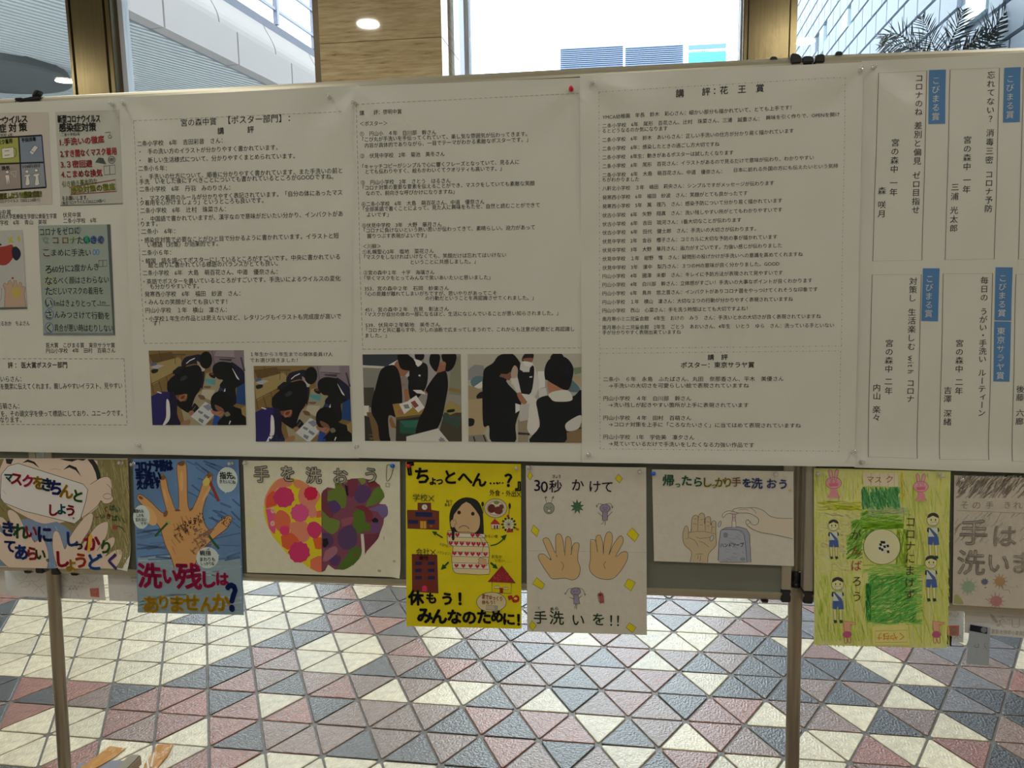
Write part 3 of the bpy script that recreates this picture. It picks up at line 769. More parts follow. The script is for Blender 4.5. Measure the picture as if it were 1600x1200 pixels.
s1.dash((82,168),(1490,105)); s1.dash((82,168),(128,1160))
s1.fr(190,390,3.635)
T(s1, [(122,133,885,125,'二条小学校　6年　大島　萌百花さん、中道　優奈さん：'),(125,182,1243,163,'・英語でポスターを書いているところがすごいです。手洗いによるウイルスの変化'),(162,210,440,206,'も分かりやすいです。'),
(132,253,675,248,'発寒西小学校　6年　福田　紗波　さん：'),(132,298,600,295,'・みんなの笑顔がとても良いです！'),(135,345,598,341,'円山小学校　１年　横山　凜さん：'),
(137,393,1247,378,'・小学校１年生の作品とは思えないほど、レタリングもイラストも完成度が高いで'),(177,418,217,417,'す！')], 31)
T(s1, [(733,594,1200,594,'１年生から３年生までの保体委員17人'),(730,628,1000,628,'でお選び頂きました！')], 25)
s1.dash((104,45),(128,533)); s1.dash((128,533),(1288,520)); 
def photo(S_, quad, W_, H_, ops, part):
    """a printed photograph: flat shapes in picture coordinates W_ x H_, laid into quad"""
    def mp_(x, y):
        u, v = min(max(x/W_, 0), 1), min(max(y/H_, 0), 1); a, b_, c, d = [np.array(q, float) for q in quad]
        p = (a*(1-u)+b_*u)*(1-v)+(d*(1-u)+c*u)*v; return (p[0], p[1])
    for op in ops:
        k, pts, col = op[0], op[1], op[2]
        if k == 'e':
            x, y, rx, ry = pts[:4]; r = math.radians(pts[4] if len(pts) > 4 else 0)
            pts = [(x+rx*math.cos(t)*math.cos(r)-ry*math.sin(t)*math.sin(r), y+rx*math.cos(t)*math.sin(r)+ry*math.sin(t)*math.cos(r)) for t in [2*math.pi*i/20 for i in range(20)]]
        if k == 'l': S_.line([mp_(*p) for p in pts], op[3]*(quad[1][0]-quad[0][0])/W_, col, part)
        else:
            if k == 's': pts = catmull(pts, 4, True)
            S_.poly([mp_(*p) for p in pts], col, part)
pA_ = [('p',[(0,0),(1375,0),(1375,1073),(0,1073)],(108,88,52)),('p',[(880,0),(1375,0),(1375,420),(900,420)],(92,84,92)),('p',[(0,180),(420,100),(560,200),(20,500)],(132,118,78)),
('p',[(0,60),(330,20),(380,110),(60,190)],(84,66,38)),('l',[(150,0),(180,160)],(60,50,36),8),('l',[(20,60),(60,180)],(60,50,36),8),('p',[(270,50),(540,50),(520,75),(280,70)],(70,60,52)),('l',[(380,70),(370,200)],(74,60,40),8),('l',[(470,80),(470,210)],(74,60,40),8),
('p',[(20,240),(120,200),(210,215),(100,270)],(120,124,130)),('p',[(10,180),(100,170),(110,205),(20,225)],(70,82,104)),('s',[(20,285),(70,265),(120,270),(110,310),(40,330)],(22,24,24)),
('l',[(20,480),(440,270)],(70,56,34),9),('l',[(120,440),(160,580)],(64,56,40),12),('l',[(230,370),(260,480)],(64,56,40),9),('l',[(20,470),(40,620)],(64,56,40),10),
('p',[(960,60),(1250,110),(1240,120),(950,90)],(52,48,54)),('p',[(980,10),(1230,0),(1240,105),(950,85)],(104,98,104)),('l',[(920,0),(960,300)],(64,60,66),10),('l',[(1330,100),(1375,300)],(52,50,60),26),('p',[(1020,120),(1200,125),(1190,160),(1020,140)],(46,42,44)),
('p',[(430,820),(760,560),(820,330),(960,300),(1090,420),(1000,900),(760,1073),(480,1073)],(118,112,92)),('p',[(740,690),(900,730),(1020,700),(960,850)],(106,98,78)),
('s',[(640,470),(700,200),(470,230),(510,110),(640,70),(740,60),(800,120),(790,400),(760,540),(790,560)],(24,24,40)),('l',[(535,190),(590,145),(665,112)],(168,168,178),12),
('s',[(700,150),(800,250),(790,300),(740,290),(705,220)],(120,104,98)),('s',[(725,220),(800,250),(790,295),(745,290)],(130,128,128)),('e',(825,140,92,125,8),(10,14,16)),
('p',[(800,405),(955,415),(940,505),(805,470)],(72,128,134)),('p',[(800,440),(940,500),(850,512),(805,480)],(90,120,120)),('s',[(865,330),(960,320),(945,400),(880,380)],(30,16,14)),('e',(915,338,38,18,-8),(92,58,44)),('s',[(780,515),(880,515),(860,545),(790,540)],(104,76,58)),
('p',[(760,560),(940,570),(880,720),(730,650)],(134,130,116)),('s',[(690,640),(770,650),(790,705),(720,700)],(96,72,56)),
('s',[(370,380),(330,300),(430,260),(560,230),(700,210),(760,300),(740,520),(640,680),(560,880),(480,870),(330,740),(260,560),(250,450)],(12,14,18)),('s',[(240,560),(270,430),(400,330),(520,280),(620,340),(640,480),(560,610),(420,650),(300,640)],(11,14,16)),('e',(490,400,60,30,-30),(34,38,42)),
('p',[(420,230),(500,260),(540,220),(430,320),(330,340),(330,300)],(20,20,24)),('s',[(340,650),(520,640),(500,730),(380,700)],(96,66,50)),('s',[(405,690),(440,640),(530,630),(500,700),(430,735)],(140,88,66)),('s',[(430,690),(450,655),(500,650),(470,700)],(84,46,34)),
('s',[(560,880),(600,800),(640,760),(700,860),(560,920)],(16,18,24)),('s',[(540,890),(600,860),(625,920),(570,940)],(130,92,74)),('l',[(590,870),(650,800)],(60,56,56),14),
('p',[(0,660),(150,590),(330,600),(380,720),(360,900),(400,1073),(0,1073)],(34,30,82)),('s',[(280,600),(350,640),(380,740),(370,920),(410,1073),(230,1073),(260,800)],(22,20,44)),('s',[(228,700),(262,740),(270,900),(250,1000),(180,1073),(150,1073),(205,960),(215,800)],(150,150,156)),('s',[(100,590),(160,610),(140,620),(90,598)],(170,170,175)),
('s',[(420,1050),(500,1000),(560,1000),(540,1073),(430,1073)],(128,96,72)),
('p',[(570,950),(790,740),(980,850),(780,1073),(740,1073)],(136,140,142)),('p',[(750,800),(840,770),(900,830),(830,870)],(96,100,112)),('p',[(690,860),(760,890),(730,920),(675,885)],(86,90,104)),('p',[(770,910),(850,960),(820,990),(755,945)],(86,90,104)),('p',[(690,970),(760,1000),(740,1050),(680,1010)],(86,90,104)),
('s',[(870,850),(960,870),(960,930),(890,910)],(140,96,76)),
('s',[(920,320),(930,220),(1020,165),(1130,170),(1240,200),(1375,330),(1375,520),(1240,540),(1250,740),(1150,780),(1010,530),(1060,430),(990,410)],(13,16,18)),('s',[(1200,255),(1300,420),(1350,450),(1270,410),(1230,330)],(150,152,158)),('s',[(1190,170),(1300,240),(1375,330),(1375,520),(1330,500),(1260,330)],(24,24,46)),('p',[(1260,530),(1375,470),(1375,790),(1240,760)],(28,56,104)),('p',[(1010,530),(1080,560),(1060,600),(980,590)],(34,44,80)),('p',[(1090,540),(1060,600),(1090,590)],(150,150,160)),
('p',[(880,1073),(920,920),(1000,960),(1000,1073)],(26,58,128)),
('s',[(870,780),(890,660),(980,590),(1090,600),(1180,690),(1200,800),(1330,860),(1375,1000),(1375,1073),(960,1073),(1080,900),(960,880),(900,860)],(10,13,15)),('s',[(930,780),(1040,830),(1060,890),(960,860)],(104,72,56)),('s',[(950,880),(1060,880),(1010,950),(940,920)],(134,96,78)),('l',[(990,920),(1060,870)],(40,32,30),5),
('s',[(1070,900),(1120,880),(1150,930),(1090,950)],(90,86,68)),('p',[(1310,830),(1375,800),(1375,960),(1320,920)],(130,112,70)),('l',[(1130,1060),(1150,1010)],(170,170,175),14)]
QA = [(65,72),(1440,66),(1475,1145),(125,1145)]
photo(s1.fr(225,540,9.23), QA, 1375, 1073, pA_, 'classroom_photo')
s1.layer = 60
photo(s1.fr(390,560,8.571), [(55,100),(1335,95),(1375,1110),(88,1110)], 1375, 1073, pA_, 'lower_classroom_photo')
s1.done()
# ---- second sheet
s2 = Sheet('award_sheet', 'white printed comment sheet with two photos of pupils in black uniforms', 'sheet', [(554.5,135),(907,121),(911,722),(550.5,714.5)], .0155, m_print, wave=.0009, seed=2.3, group='large printed sheets on the boards')
s2.fr(540,120,4)
T(s2, [(88,226,352,218,'講　　評：啓明中賞'),(90,293,262,291,'＜ポスター＞'),(90,357,566,346,'①　円山小　４年　白川部　幹さん'),(105,393,1135,357,'「こび丸が手洗いを手伝ってくれていて、楽し気な雰囲気が伝わってきます。'),(120,430,1140,392,'内容が具体的でありながら、一目でテーマがわかる素敵なポスターです。」'),
(92,495,620,481,'②　伏見中学校　2年　菊池　美冬さん'),(105,562,1085,532,'「キャッチコピーがシンプルで心に響くフレーズとなっていて、見る人に'),(125,593,975,573,'とても伝わりやすく、絵もかわいくてクオリティも高いです。」'),
(95,661,655,648,'③　円山小学校　2年　さとう　はるさん'),(107,694,1182,665,'「コロナ対策の重要な要素を伝えることができ、マスクをしていても素敵な笑顔'),(128,728,680,717,'なので、前向きな呼びかけになりますね」'),
(100,796,868,780,'④二条小学校　6年　大島　萌百花さん、中道　優奈さん'),(110,828,1213,801,'「全部英語で書くことによって、見た人に興味をもたせ、自然と読むことができて'),(133,862,268,860,'よいです」'),
(103,930,600,921,'⑤伏見中学校　3年　大野　華月さん'),(115,961,1183,940,'「コロナに負けないという熱い思いが伝わってきて、素晴らしい。迫力があって'),(135,995,505,990,'握りつぶす表現がよいです」'),
(110,1060,220,1058,'＜川柳＞'),(108,1095,552,1088,'①札幌聖心2年　塩地　菜花さん'),(118,1128,1003,1112,'「マスクをしなければいけなくても、笑顔だけは忘れてはいけない'),(407,1158,812,1153,'ということに共感しました。」')], 31)
s2.dash((67,173),(1460,103)); s2.dash((67,173),(90,1160))
s2.fr(540,400,3.637)
T(s2, [(103,95,505,92,'②宮の森中１年　十字　海璃さん'),(108,126,822,121,'「早くマスクをとってみんなで笑いあいたいと思いました」'),(108,185,588,182,'353．宮の森中２年　石岡　紗楽さん'),(113,215,858,210,'「心の距離が離れてしまいがちですが、思いやりがあってこそ'),
(455,240,1068,237,'の行動だということを再認識させてくれました。」'),(110,305,588,300,'451．宮の森中２年　吉見　彰汰さん'),(113,332,1208,324,'「マスクが自分の体の一部になるほど、生活になじんでいることが思い知らされました。」'),
(113,393,538,389,'539．伏見中２年菊地　美冬さん'),(117,421,1300,414,'「コロナと共に暮らす中、少しの油断で広まってしまうので、これからも注意が必要だと再認識し'),(112,452,233,451,'ました。」')], 27)
s2.dash((80,0),(97,529)); s2.dash((97,529),(1335,522))
pB_ = [('p',[(0,0),(1190,0),(1190,1045),(0,1045)],(104,102,98)),('p',[(0,0),(430,0),(420,120),(260,150),(0,130)],(40,46,52)),('p',[(0,130),(260,145),(250,170),(0,160)],(140,138,132)),('p',[(0,160),(240,170),(150,400),(0,400)],(92,92,88)),('p',[(0,400),(130,400),(130,640),(0,640)],(50,50,44)),('p',[(0,620),(60,620),(50,740),(0,740)],(150,150,145)),('p',[(30,700),(190,700),(240,1045),(60,1045)],(98,78,50)),('p',[(0,740),(60,760),(110,1045),(0,1045)],(34,34,34)),
('p',[(740,0),(880,0),(900,300),(760,400)],(112,110,112)),('p',[(1080,60),(1190,20),(1190,500),(1040,480)],(96,98,82)),('p',[(1050,400),(1190,430),(1190,470),(1030,440)],(120,100,60)),('p',[(980,700),(1190,700),(1190,1045),(880,1045)],(54,50,40)),('p',[(960,660),(1050,560),(1190,630),(1190,670),(1050,730)],(134,120,72)),('p',[(960,720),(1190,750),(1150,900),(960,800)],(44,58,54)),('s',[(1020,670),(1100,660),(1100,690),(1020,700)],(16,16,18)),
('p',[(300,790),(330,750),(400,900),(330,880)],(120,84,48)),
('s',[(540,300),(560,130),(640,100),(760,110),(790,200),(760,400),(620,560),(560,520)],(15,16,19)),('s',[(560,20),(620,0),(700,80),(640,130),(620,50)],(124,128,136)),('e',(690,20,60,60),(16,15,18)),('s',[(620,60),(700,80),(720,110),(670,150),(640,110)],(160,162,165)),('p',[(675,245),(700,250),(695,270),(672,262)],(190,190,190)),
('p',[(370,140),(310,130),(420,70),(420,130)],(165,168,168)),('s',[(380,130),(420,80),(460,150),(560,200),(530,260),(450,260),(400,210)],(128,88,68)),('s',[(430,0),(540,0),(640,100),(600,190),(470,180),(430,90)],(10,12,14)),('p',[(500,270),(560,200),(560,260),(530,280)],(130,130,135)),
('p',[(410,290),(520,260),(550,320),(540,430),(500,420),(400,380)],(96,90,88)),('l',[(410,360),(500,370)],(130,92,76),22),('p',[(490,420),(540,420),(560,560),(500,570)],(134,92,66)),
('s',[(100,560),(140,420),(210,200),(300,140),(390,140),(450,270),(470,560),(420,760),(300,740),(300,960),(310,1045),(190,1045),(160,850),(90,700)],(10,11,13)),
('p',[(350,600),(620,570),(730,690),(730,730),(390,780)],(132,112,54)),('p',[(390,760),(730,720),(720,740),(390,790)],(84,66,40)),('p',[(390,790),(730,740),(690,1045),(380,1045)],(34,34,30)),('p',[(430,800),(680,790),(650,960),(430,950)],(28,72,58)),('p',[(430,800),(680,790),(670,880),(500,880)],(40,90,76)),
('s',[(410,680),(460,660),(490,720),(430,730)],(138,94,72)),('p',[(430,600),(560,560),(590,640),(490,720)],(156,158,162)),('p',[(480,610),(540,600),(560,650),(500,655)],(90,92,98)),('p',[(540,560),(640,495),(740,640),(660,700)],(164,166,168)),('p',[(570,580),(620,555),(670,620),(620,650)],(112,62,54)),
('p',[(600,430),(700,430),(780,485),(650,470)],(156,158,162)),('s',[(740,440),(790,420),(800,460),(760,480)],(134,92,74)),('s',[(760,420),(900,230),(1000,200),(1030,330),(1010,500),(900,880),(640,980),(660,800),(740,640),(780,480)],(11,12,14)),
('s',[(890,220),(910,130),(1000,80),(1010,180),(960,210)],(134,92,72)),('s',[(810,100),(830,0),(920,0),(940,60),(900,200),(860,190)],(12,13,16)),('s',[(970,0),(1130,0),(1120,120),(1060,200),(1000,200),(1010,110),(970,80)],(10,11,14)),('s',[(950,100),(990,90),(1010,120),(960,130)],(142,100,80)),
('p',[(510,990),(900,890),(1030,1045),(510,1045)],(140,140,136)),('p',[(890,1000),(960,990),(990,1045),(920,1045)],(92,92,96))]
photo(s2.fr(560,545,7.741), [(50,68),(1238,62),(1252,1120),(82,1112)], 1190, 1045, pB_, 'classroom_photo')
pC_ = [('p',[(0,0),(1370,0),(1370,1070),(0,1070)],(126,124,116)),('p',[(0,190),(80,130),(190,140),(200,300),(0,320)],(96,98,100)),('p',[(0,380),(170,440),(150,560),(0,560)],(124,112,88)),('s',[(30,330),(100,270),(190,290),(150,400),(60,400)],(72,100,108)),('p',[(70,400),(170,330),(170,410),(120,420)],(150,150,145)),('s',[(100,510),(170,460),(190,580),(120,560)],(18,20,22)),('p',[(0,560),(180,540),(220,900),(180,980),(0,1000)],(136,122,96)),('s',[(0,790),(70,800),(60,870),(0,880)],(22,20,20)),('p',[(0,1000),(200,980),(240,1070),(0,1070)],(90,90,84)),('l',[(60,1010),(80,1070)],(24,24,26),16),('l',[(180,990),(210,1070)],(24,24,26),16),
('p',[(840,210),(1370,200),(1370,500),(880,560)],(112,116,112)),('p',[(1270,170),(1370,160),(1370,230),(1290,250)],(92,104,80)),('p',[(1260,270),(1370,260),(1370,390),(1330,390)],(132,122,98)),('s',[(1220,300),(1340,400),(1330,460),(1200,440)],(70,92,100)),('p',[(840,210),(930,210),(930,400),(850,420)],(150,152,150)),
('p',[(1150,900),(1370,830),(1370,1070),(1150,1070)],(110,92,66)),('l',[(1160,950),(1370,890)],(40,34,30),14),('p',[(600,800),(740,800),(720,1070),(600,1070)],(112,104,88)),('p',[(600,950),(740,960),(740,990),(600,980)],(34,34,36)),
('s',[(600,200),(640,130),(660,90),(780,120),(820,200),(860,380),(760,560),(600,400),(520,350)],(140,140,140)),('s',[(610,200),(700,220),(780,140),(800,220),(760,470),(650,490),(600,380)],(16,18,22)),('p',[(660,170),(750,160),(740,220),(660,220)],(140,140,140)),('s',[(650,70),(690,0),(790,0),(780,80),(740,110),(680,100)],(24,20,20)),('s',[(665,60),(780,50),(770,100),(700,110)],(118,80,64)),('s',[(670,90),(780,110),(740,150),(690,140)],(158,160,162)),('p',[(740,275),(775,270),(775,285),(745,290)],(180,180,180)),
('s',[(180,300),(200,180),(300,110),(360,30),(430,0),(540,0),(620,90),(630,140),(600,260),(460,330),(640,560),(570,860),(560,1070),(280,1070),(250,880),(180,870),(170,500)],(11,14,17)),('s',[(380,270),(450,200),(520,230),(500,320),(430,290)],(108,74,60)),('s',[(560,140),(600,180),(590,280),(530,300),(520,220)],(134,118,110)),('s',[(330,230),(350,170),(440,120),(520,180),(480,240),(400,240)],(14,13,16)),
('p',[(510,300),(600,290),(640,470),(590,470)],(142,142,142)),('s',[(590,490),(640,470),(700,560),(750,600),(720,640),(640,590)],(140,96,76)),('p',[(640,480),(780,500),(840,560),(720,590)],(146,148,146)),('p',[(570,600),(700,640),(600,700),(570,720)],(160,162,162)),('s',[(700,600),(820,560),(840,700),(860,900),(830,970),(760,980),(710,900),(730,720)],(146,146,144)),('p',[(620,620),(740,600),(720,800),(620,820)],(128,128,128)),
('p',[(850,420),(940,410),(960,520),(860,550)],(140,140,140)),('s',[(1000,60),(1030,0),(1130,0),(1150,60)],(16,15,18)),
('s',[(960,330),(1040,300),(1200,400),(1200,520),(1000,510)],(150,104,82)),('s',[(930,300),(925,190),(970,80),(1070,30),(1190,50),(1270,160),(1260,300),(1200,440),(1040,370),(960,320)],(12,13,16)),
('s',[(830,560),(980,500),(1250,520),(1370,440),(1370,760),(1190,860),(1160,1070),(740,1070),(860,880),(840,700)],(14,18,22)),('s',[(970,490),(1050,450),(1200,440),(1260,520),(1230,570),(1050,575),(990,530)],(146,146,142)),('s',[(1180,840),(1340,740),(1370,780),(1330,900),(1200,930)],(138,138,136))]
photo(s2.fr(725,545,7.742), [(48,64),(1420,58),(1424,1136),(56,1120)], 1370, 1070, pC_, 'right_classroom_photo')
s2.done()
# ---- third sheet
s3 = Sheet('award_sheet', 'white printed sheet of two dashed comment boxes, left of the right-hand pole', 'sheet', [(906,117.5),(1349,96.5),(1335,728.5),(909.5,722)], .0175, m_print, wave=.0012, seed=3.1, group='large printed sheets on the boards')
s3.fr(900,110,3.556)
for x, y, c in ((577,128,'講'),(723,118,'評'),(770,113,'：'),(822,110,'花'),(922,104,'王'),(1022,98,'賞')): s3.char(x, y, c, 48, off=.02)
T(s3, [(147,258,1195,207,'YMCA幼稚園　年長　鈴木　彩心さん：細かい部分も描かれていて、とても上手です！'),(147,307,1018,268,'二条小学校　6年　尾形　百花さん、辻村　珠菜さん、三浦　誠重さん：'),(1055,264,1465,243,'興味を引く作りで、OPENを開け'),(147,335,508,322,'るとどうなるのか気になります'),
(147,386,1208,336,'二条小学校　6年　鈴木　あいらさん：正しい手洗いの仕方が分かり易く描かれています'),(147,435,797,408,'二条小学校　6年：感染したときの過ごし方大切ですね'),(147,484,875,455,'二条小学校　6年生：動きがあるポスターは試したくなります'),
(147,533,1320,484,'二条小学校　6年　尾形　百花さん：イラストがあるので見るだけで意味が伝わり、わかりやすい'),(147,582,812,560,'二条小学校　6年　大島　萌百花さん、中道　優奈さん：'),(878,553,1455,530,'日本に訪れる外国の方にも伝えたいという気持'),(147,608,350,604,'ちがわかりました'),
(147,657,1100,625,'八軒北小学校　３年　嶋田　莉央さん：シンプルですがメッセージが伝わります'),(147,707,953,681,'発寒西小学校　6年　福田　紗波　さん：笑顔がとても良かったです'),(147,756,1145,722,'発寒西小学校　5年　萬　理乃　さん：感染予防について分かり易く描かれています'),
(147,806,1145,773,'伏古小学校　6年　矢野　翔真　さん：洗い残しやすい所がとてもわかりやすいです'),(147,855,918,830,'伏古小学校　6年　吉田　琉河さん：1番大切なことが伝わります'),(147,902,1000,879,'伏古小学校　6年　田代　健士郎　さん：手洗いの大切さが伝わります。'),
(147,951,1117,924,'伏見中学校　2年　金谷　櫻子さん：コミカルに大切な予防の事が描かれています'),(147,1000,1143,972,'伏見中学校　3年　大野　華月さん：画力がすごいです。力強い感じが伝わりました'),(147,1048,1260,1020,'伏見中学校　１年　紺野　惟　さん：疑問形の投げかけが手洗いへの意識を高めてくれますね')], 27)
s3.dash((127,120),(1497,38),dd=True,on=3); s3.dash((127,120),(131,1130),dd=True,on=3); s3.dash((1497,38),(1478,1130),dd=True,on=3)
s3.fr(900,400,3.556)
T(s3, [(147,66,1130,42,'伏見中学校　3年　濱中　梨乃さん：３つのMの意味が良く分かりました。GOOD'),(147,113,1148,92,'円山小学校　4年　國澤　未都　さん：キレイに予防方法が表現されて見やすいです'),(147,161,1312,135,'円山小学校　4年　白川部　幹さん：立体感がすごい！手洗いの大事なポイントが良くわかります'),
(147,209,1342,184,'円山小学校　6年　鳥井　悠之晋さん：インパクトがありコロナ菌をやっつけてくれそうな印象です'),(147,257,1205,238,'円山小学校　１年　横山　凜さん：大切な２つの行動が分かりやすく表現されていますね'),(147,304,952,291,'円山小学校　西山　心菜さん：手を洗う時間はとても大切ですよね！'),
(147,350,1360,334,'南月寒小ミニ児童会館　4年生　おけの　みう　さん：手洗いと水の大切さが良く表現されていますね'),(147,397,1433,384,'南月寒小ミニ児童会館　2年生　ごとう　あおいさん、4年生　いとう　ゆら　さん：洗っている手といない'),(147,425,583,422,'手が分かりやすく表現出来ていますね')], 27)
s3.text(732,563,842,562,'講　評',35,off=.02); s3.text(583,606,990,604,'ポスター：東京サラヤ賞',36,off=.02)
T(s3, [(152,684,1155,682,'二条小　６年　永島　ふたばさん、丸田　奈那香さん、平木　美優さん'),(182,720,960,719,'→手洗いの大切さを可愛らしい絵で表現されていますね'),(152,791,640,791,'円山小学校　４年　白川部　幹さん'),(182,827,958,828,'→洗い残しが起きやすい箇所が上手に表現されています'),
(152,899,640,900,'円山小学校　４年　田村　百萌さん'),(182,935,1250,942,'→コロナ対策を上手に「ころなたいさく」に当てはめて表現されていますね'),(152,1005,657,1008,'円山小学校　1年　宇佐美　凛夕さん'),(182,1042,988,1050,'→見ていているだけで手洗いをしたくなる力強い作品です')], 29)
for a, b_ in (((131,100),(131,515)),((131,515),(1473,500)),((1473,500),(1478,100)),((131,541),(1470,527)),((1470,527),(1462,1084)),((1462,1084),(134,1071)),((134,1071),(131,541))): s3.dash(a, b_, dd=True, on=3)
s3.done()
# ---- fourth sheet: short verses written downwards
s4 = Sheet('verse_sheet', 'white sheet of boxed vertical verses with blue award tags, far right', 'sheet', [(1346,95.8),(1690,78),(1672,741),(1333,729.3)], .0115, m_print, wave=.0012, seed=5.2, group='large printed sheets on the boards')
BL = (66,108,152); WT = (168,178,186)
def vbox(q): s4.line(q, 3.4, (74,72,72), 'printed_text', 2, close=True)
def vt(*a, size=45, col=K, off=.008): s4.vtext(*a, size, col, off, layer=3)
NTAG = [0]
def vtag(q, *t):
    NTAG[0] += 1; n = 'award_tag#%d' % NTAG[0]; s4.poly(q, BL, n, 4); s4.vtext(*t, 46, WT, .007, n, 28)
s4.fr(1320,80,3.4286)
vbox([(180,117),(442,103),(412,1120),(150,1125)]); vbox([(566,98),(828,90),(802,1113),(537,1117)]); vbox([(958,88),(1220,78),(1195,1110),(930,1115)])
vt(401,142,396,325,'コロナのね'); vt(393,398,387,588,'差別と偏見'); vt(383,665,379,850,'ゼロ目指せ'); vt(270,490,265,632,'宮の森中'); vt(262,705,261,755,'一年'); vt(200,747,200,747,'森'); vt(200,822,195,870,'咲月')
vtag([(453,100),(543,97),(538,388),(448,390)], 491,155,487,350,'こびまる賞')
vt(783,128,780,362,'忘れてない？'); vt(778,437,773,583,'消毒三密'); vt(772,660,770,843,'コロナ予防'); vt(657,475,654,618,'宮の森中'); vt(654,690,652,740,'一年'); vt(590,728,588,778,'三浦'); vt(585,852,583,948,'光太郎')
vtag([(853,90),(943,85),(937,380),(847,382)], 886,148,884,340,'こびまる賞')
s4.fr(1320,400,3.4286)
vbox([(147,100),(408,99),(386,1083),(122,1074)]); vbox([(527,95),(794,94),(767,1090),(505,1087)]); vbox([(918,98),(1180,98),(1160,1105),(893,1098)])
vtag([(417,66),(507,66),(498,350),(408,348)], 453,122,447,308,'こびまる賞')
vt(365,135,362,225,'対策し'); vt(358,300,356,485,'生活楽しむ')
for i, c in enumerate('with'): s4.char(354, (548,572,588,620)[i], c, 45, K, 90, .004, layer=3)
vt(352,680,352,765,'コロナ'); vt(238,467,236,605,'宮の森中'); vt(235,672,235,722,'二年'); vt(172,705,172,750,'内山'); vt(170,822,168,865,'楽々')
vtag([(809,60),(900,61),(893,347),(803,345)], 848,118,842,305,'こびまる賞'); vtag([(802,350),(892,352),(881,673),(794,672)], 838,402,831,640,'東京サラヤ賞')
vt(750,130,748,222,'毎日の'); vt(745,297,738,552,'うがい・手洗い'); vt(735,625,733,840,'ルーティーン'); vt(614,467,612,605,'宮の森中'); vt(612,675,611,722,'二年'); vt(552,720,551,765,'吉澤'); vt(551,843,550,888,'深緒'); vt(940,713,938,757,'後藤'); vt(938,840,935,885,'六廊')
s4.done()
# ---- sheet at the far left: small printed pictures of posters and a comment box
s0 = Sheet('award_sheet', 'white printed sheet with small pictures of four posters, far left', 'sheet', [(-180,171),(194,151.8),(216,709.2),(-140,702)], .0095, m_print, wave=.0009, seed=7.7, group='large printed sheets on the boards')
s0.fr(0,140,4)
P0 = 'printed_picture'
s0.poly([(-160,150),(303,140),(327,716),(-150,735)], (134,130,124), P0); s0.poly([(345,140),(748,125),(770,716),(376,728)], (126,128,122), P0); s0.poly([(376,722),(770,710),(770,716),(376,728)], (70,70,68), P0)
s0.chars(-160,205,155,183,'新型コロナウイルス',46,(22,22,24),part=P0,off=.04); s0.chars(-110,250,145,235,'感染症対策',52,(22,22,24),part=P0,off=.04); s0.text(-60,290,82,284,'二条小学校 6年',22,part=P0,layer=30)
s0.poly([(-140,310),(120,300),(128,460),(-140,475)], (134,140,72), P0); s0.poly([(122,298),(262,287),(275,455),(130,463)], (92,102,116), P0); s0.poly([(-140,475),(128,465),(136,625),(-140,640)], (108,100,96), P0); s0.poly([(132,465),(275,458),(286,610),(140,620)], (98,104,110), P0)
for l in (((-150,311),(262,286)),((-150,470),(275,455)),((-150,643),(288,611)),((118,295),(138,625))): s0.line(l, 9, (18,20,26), P0)
s0.line([(262,286),(288,611)], 7, (22,34,66), P0)
s0.text(-10,330,78,320,'スク着用',30,part=P0,layer=40,off=.03); s0.text(136,316,225,308,'手指消毒',26,part=P0,layer=40,off=.03); s0.text(12,492,62,488,'換気',26,part=P0,layer=40,off=.03); s0.text(140,482,252,474,'ソーシャルディスタンス',24,part=P0,layer=40,off=.03)
s0.line([(12,368),(86,360),(90,425),(16,432)], 3, K, P0, close=True); s0.poly([(12,368),(86,360),(90,425),(16,432)], (150,148,140), P0); s0.line([(12,368),(86,360),(90,425),(16,432)], 3, K, P0, close=True)
s0.line([(30,385),(58,382)],3,K,P0); s0.line([(30,412),(62,408)],3,K,P0); s0.line([(86,365),(100,372),(103,395),(98,415),(88,420)],3,K,P0,smooth=4)
s0.poly([(184,390),(216,348),(240,362),(205,410)], (140,140,138), P0); s0.line([(184,390),(216,348),(240,362),(205,410)],3,K,P0,close=True); s0.line([(190,380),(214,392)],3,K,P0)
for x, y in ((46,515),(170,513),(228,505)): s0.ell(x,y,11,10,(150,148,142),P0,outline=K,ow=2.4)
s0.poly([(32,535),(58,533),(62,560),(60,600),(52,560),(46,600),(38,560)], (150,148,142), P0); s0.line([(32,535),(58,533),(62,560),(60,600),(52,560),(46,600),(38,560)],2.4,K,P0,close=True)
s0.line([(70,515),(102,510),(100,545),(88,546),(86,530),(72,526)],2.4,(150,148,142),P0,close=True)
for x in (0, 58):
    q = [(146+x,538-x*.1),(196+x,530-x*.1),(182+x,545-x*.1),(190+x,590),(176+x,602),(160+x,596),(166+x,545)]; s0.poly(q,(150,148,142),P0); s0.line(q,2.4,K,P0,close=True)
s0.chars(0,668,255,652,'徹底しよう！感染対策！',38,(112,118,40),part=P0,off=.05); s0.text(0,668,262,652,'徹底しよう！感染対策！',40,part=P0,layer=50,col=(50,54,24)); s0.text(-40,703,250,688,'新型コロナウイルス（2022.2.24調べ）',20,part=P0,layer=40)
s0.text(362,185,625,180,'新型コロナウイルス',46,(22,22,24),off=.04,part=P0,layer=40); s0.text(372,238,600,232,'感染症対策',52,(22,22,24),off=.04,part=P0,layer=40); s0.text(385,282,500,278,'二条小学校6年',20,part=P0,layer=40)
RD = (132,38,42)
s0.text(376,330,655,310,'1.手洗いの徹底',44,RD,off=.04,part=P0,layer=40); s0.text(378,402,732,385,'2.すき間なくマスク着用',44,RD,off=.04,part=P0,layer=40); s0.text(380,468,578,462,'3.３密回避',44,RD,off=.04,part=P0,layer=40); s0.text(382,530,642,520,'4.こまめな換気',44,RD,off=.04,part=P0,layer=40)
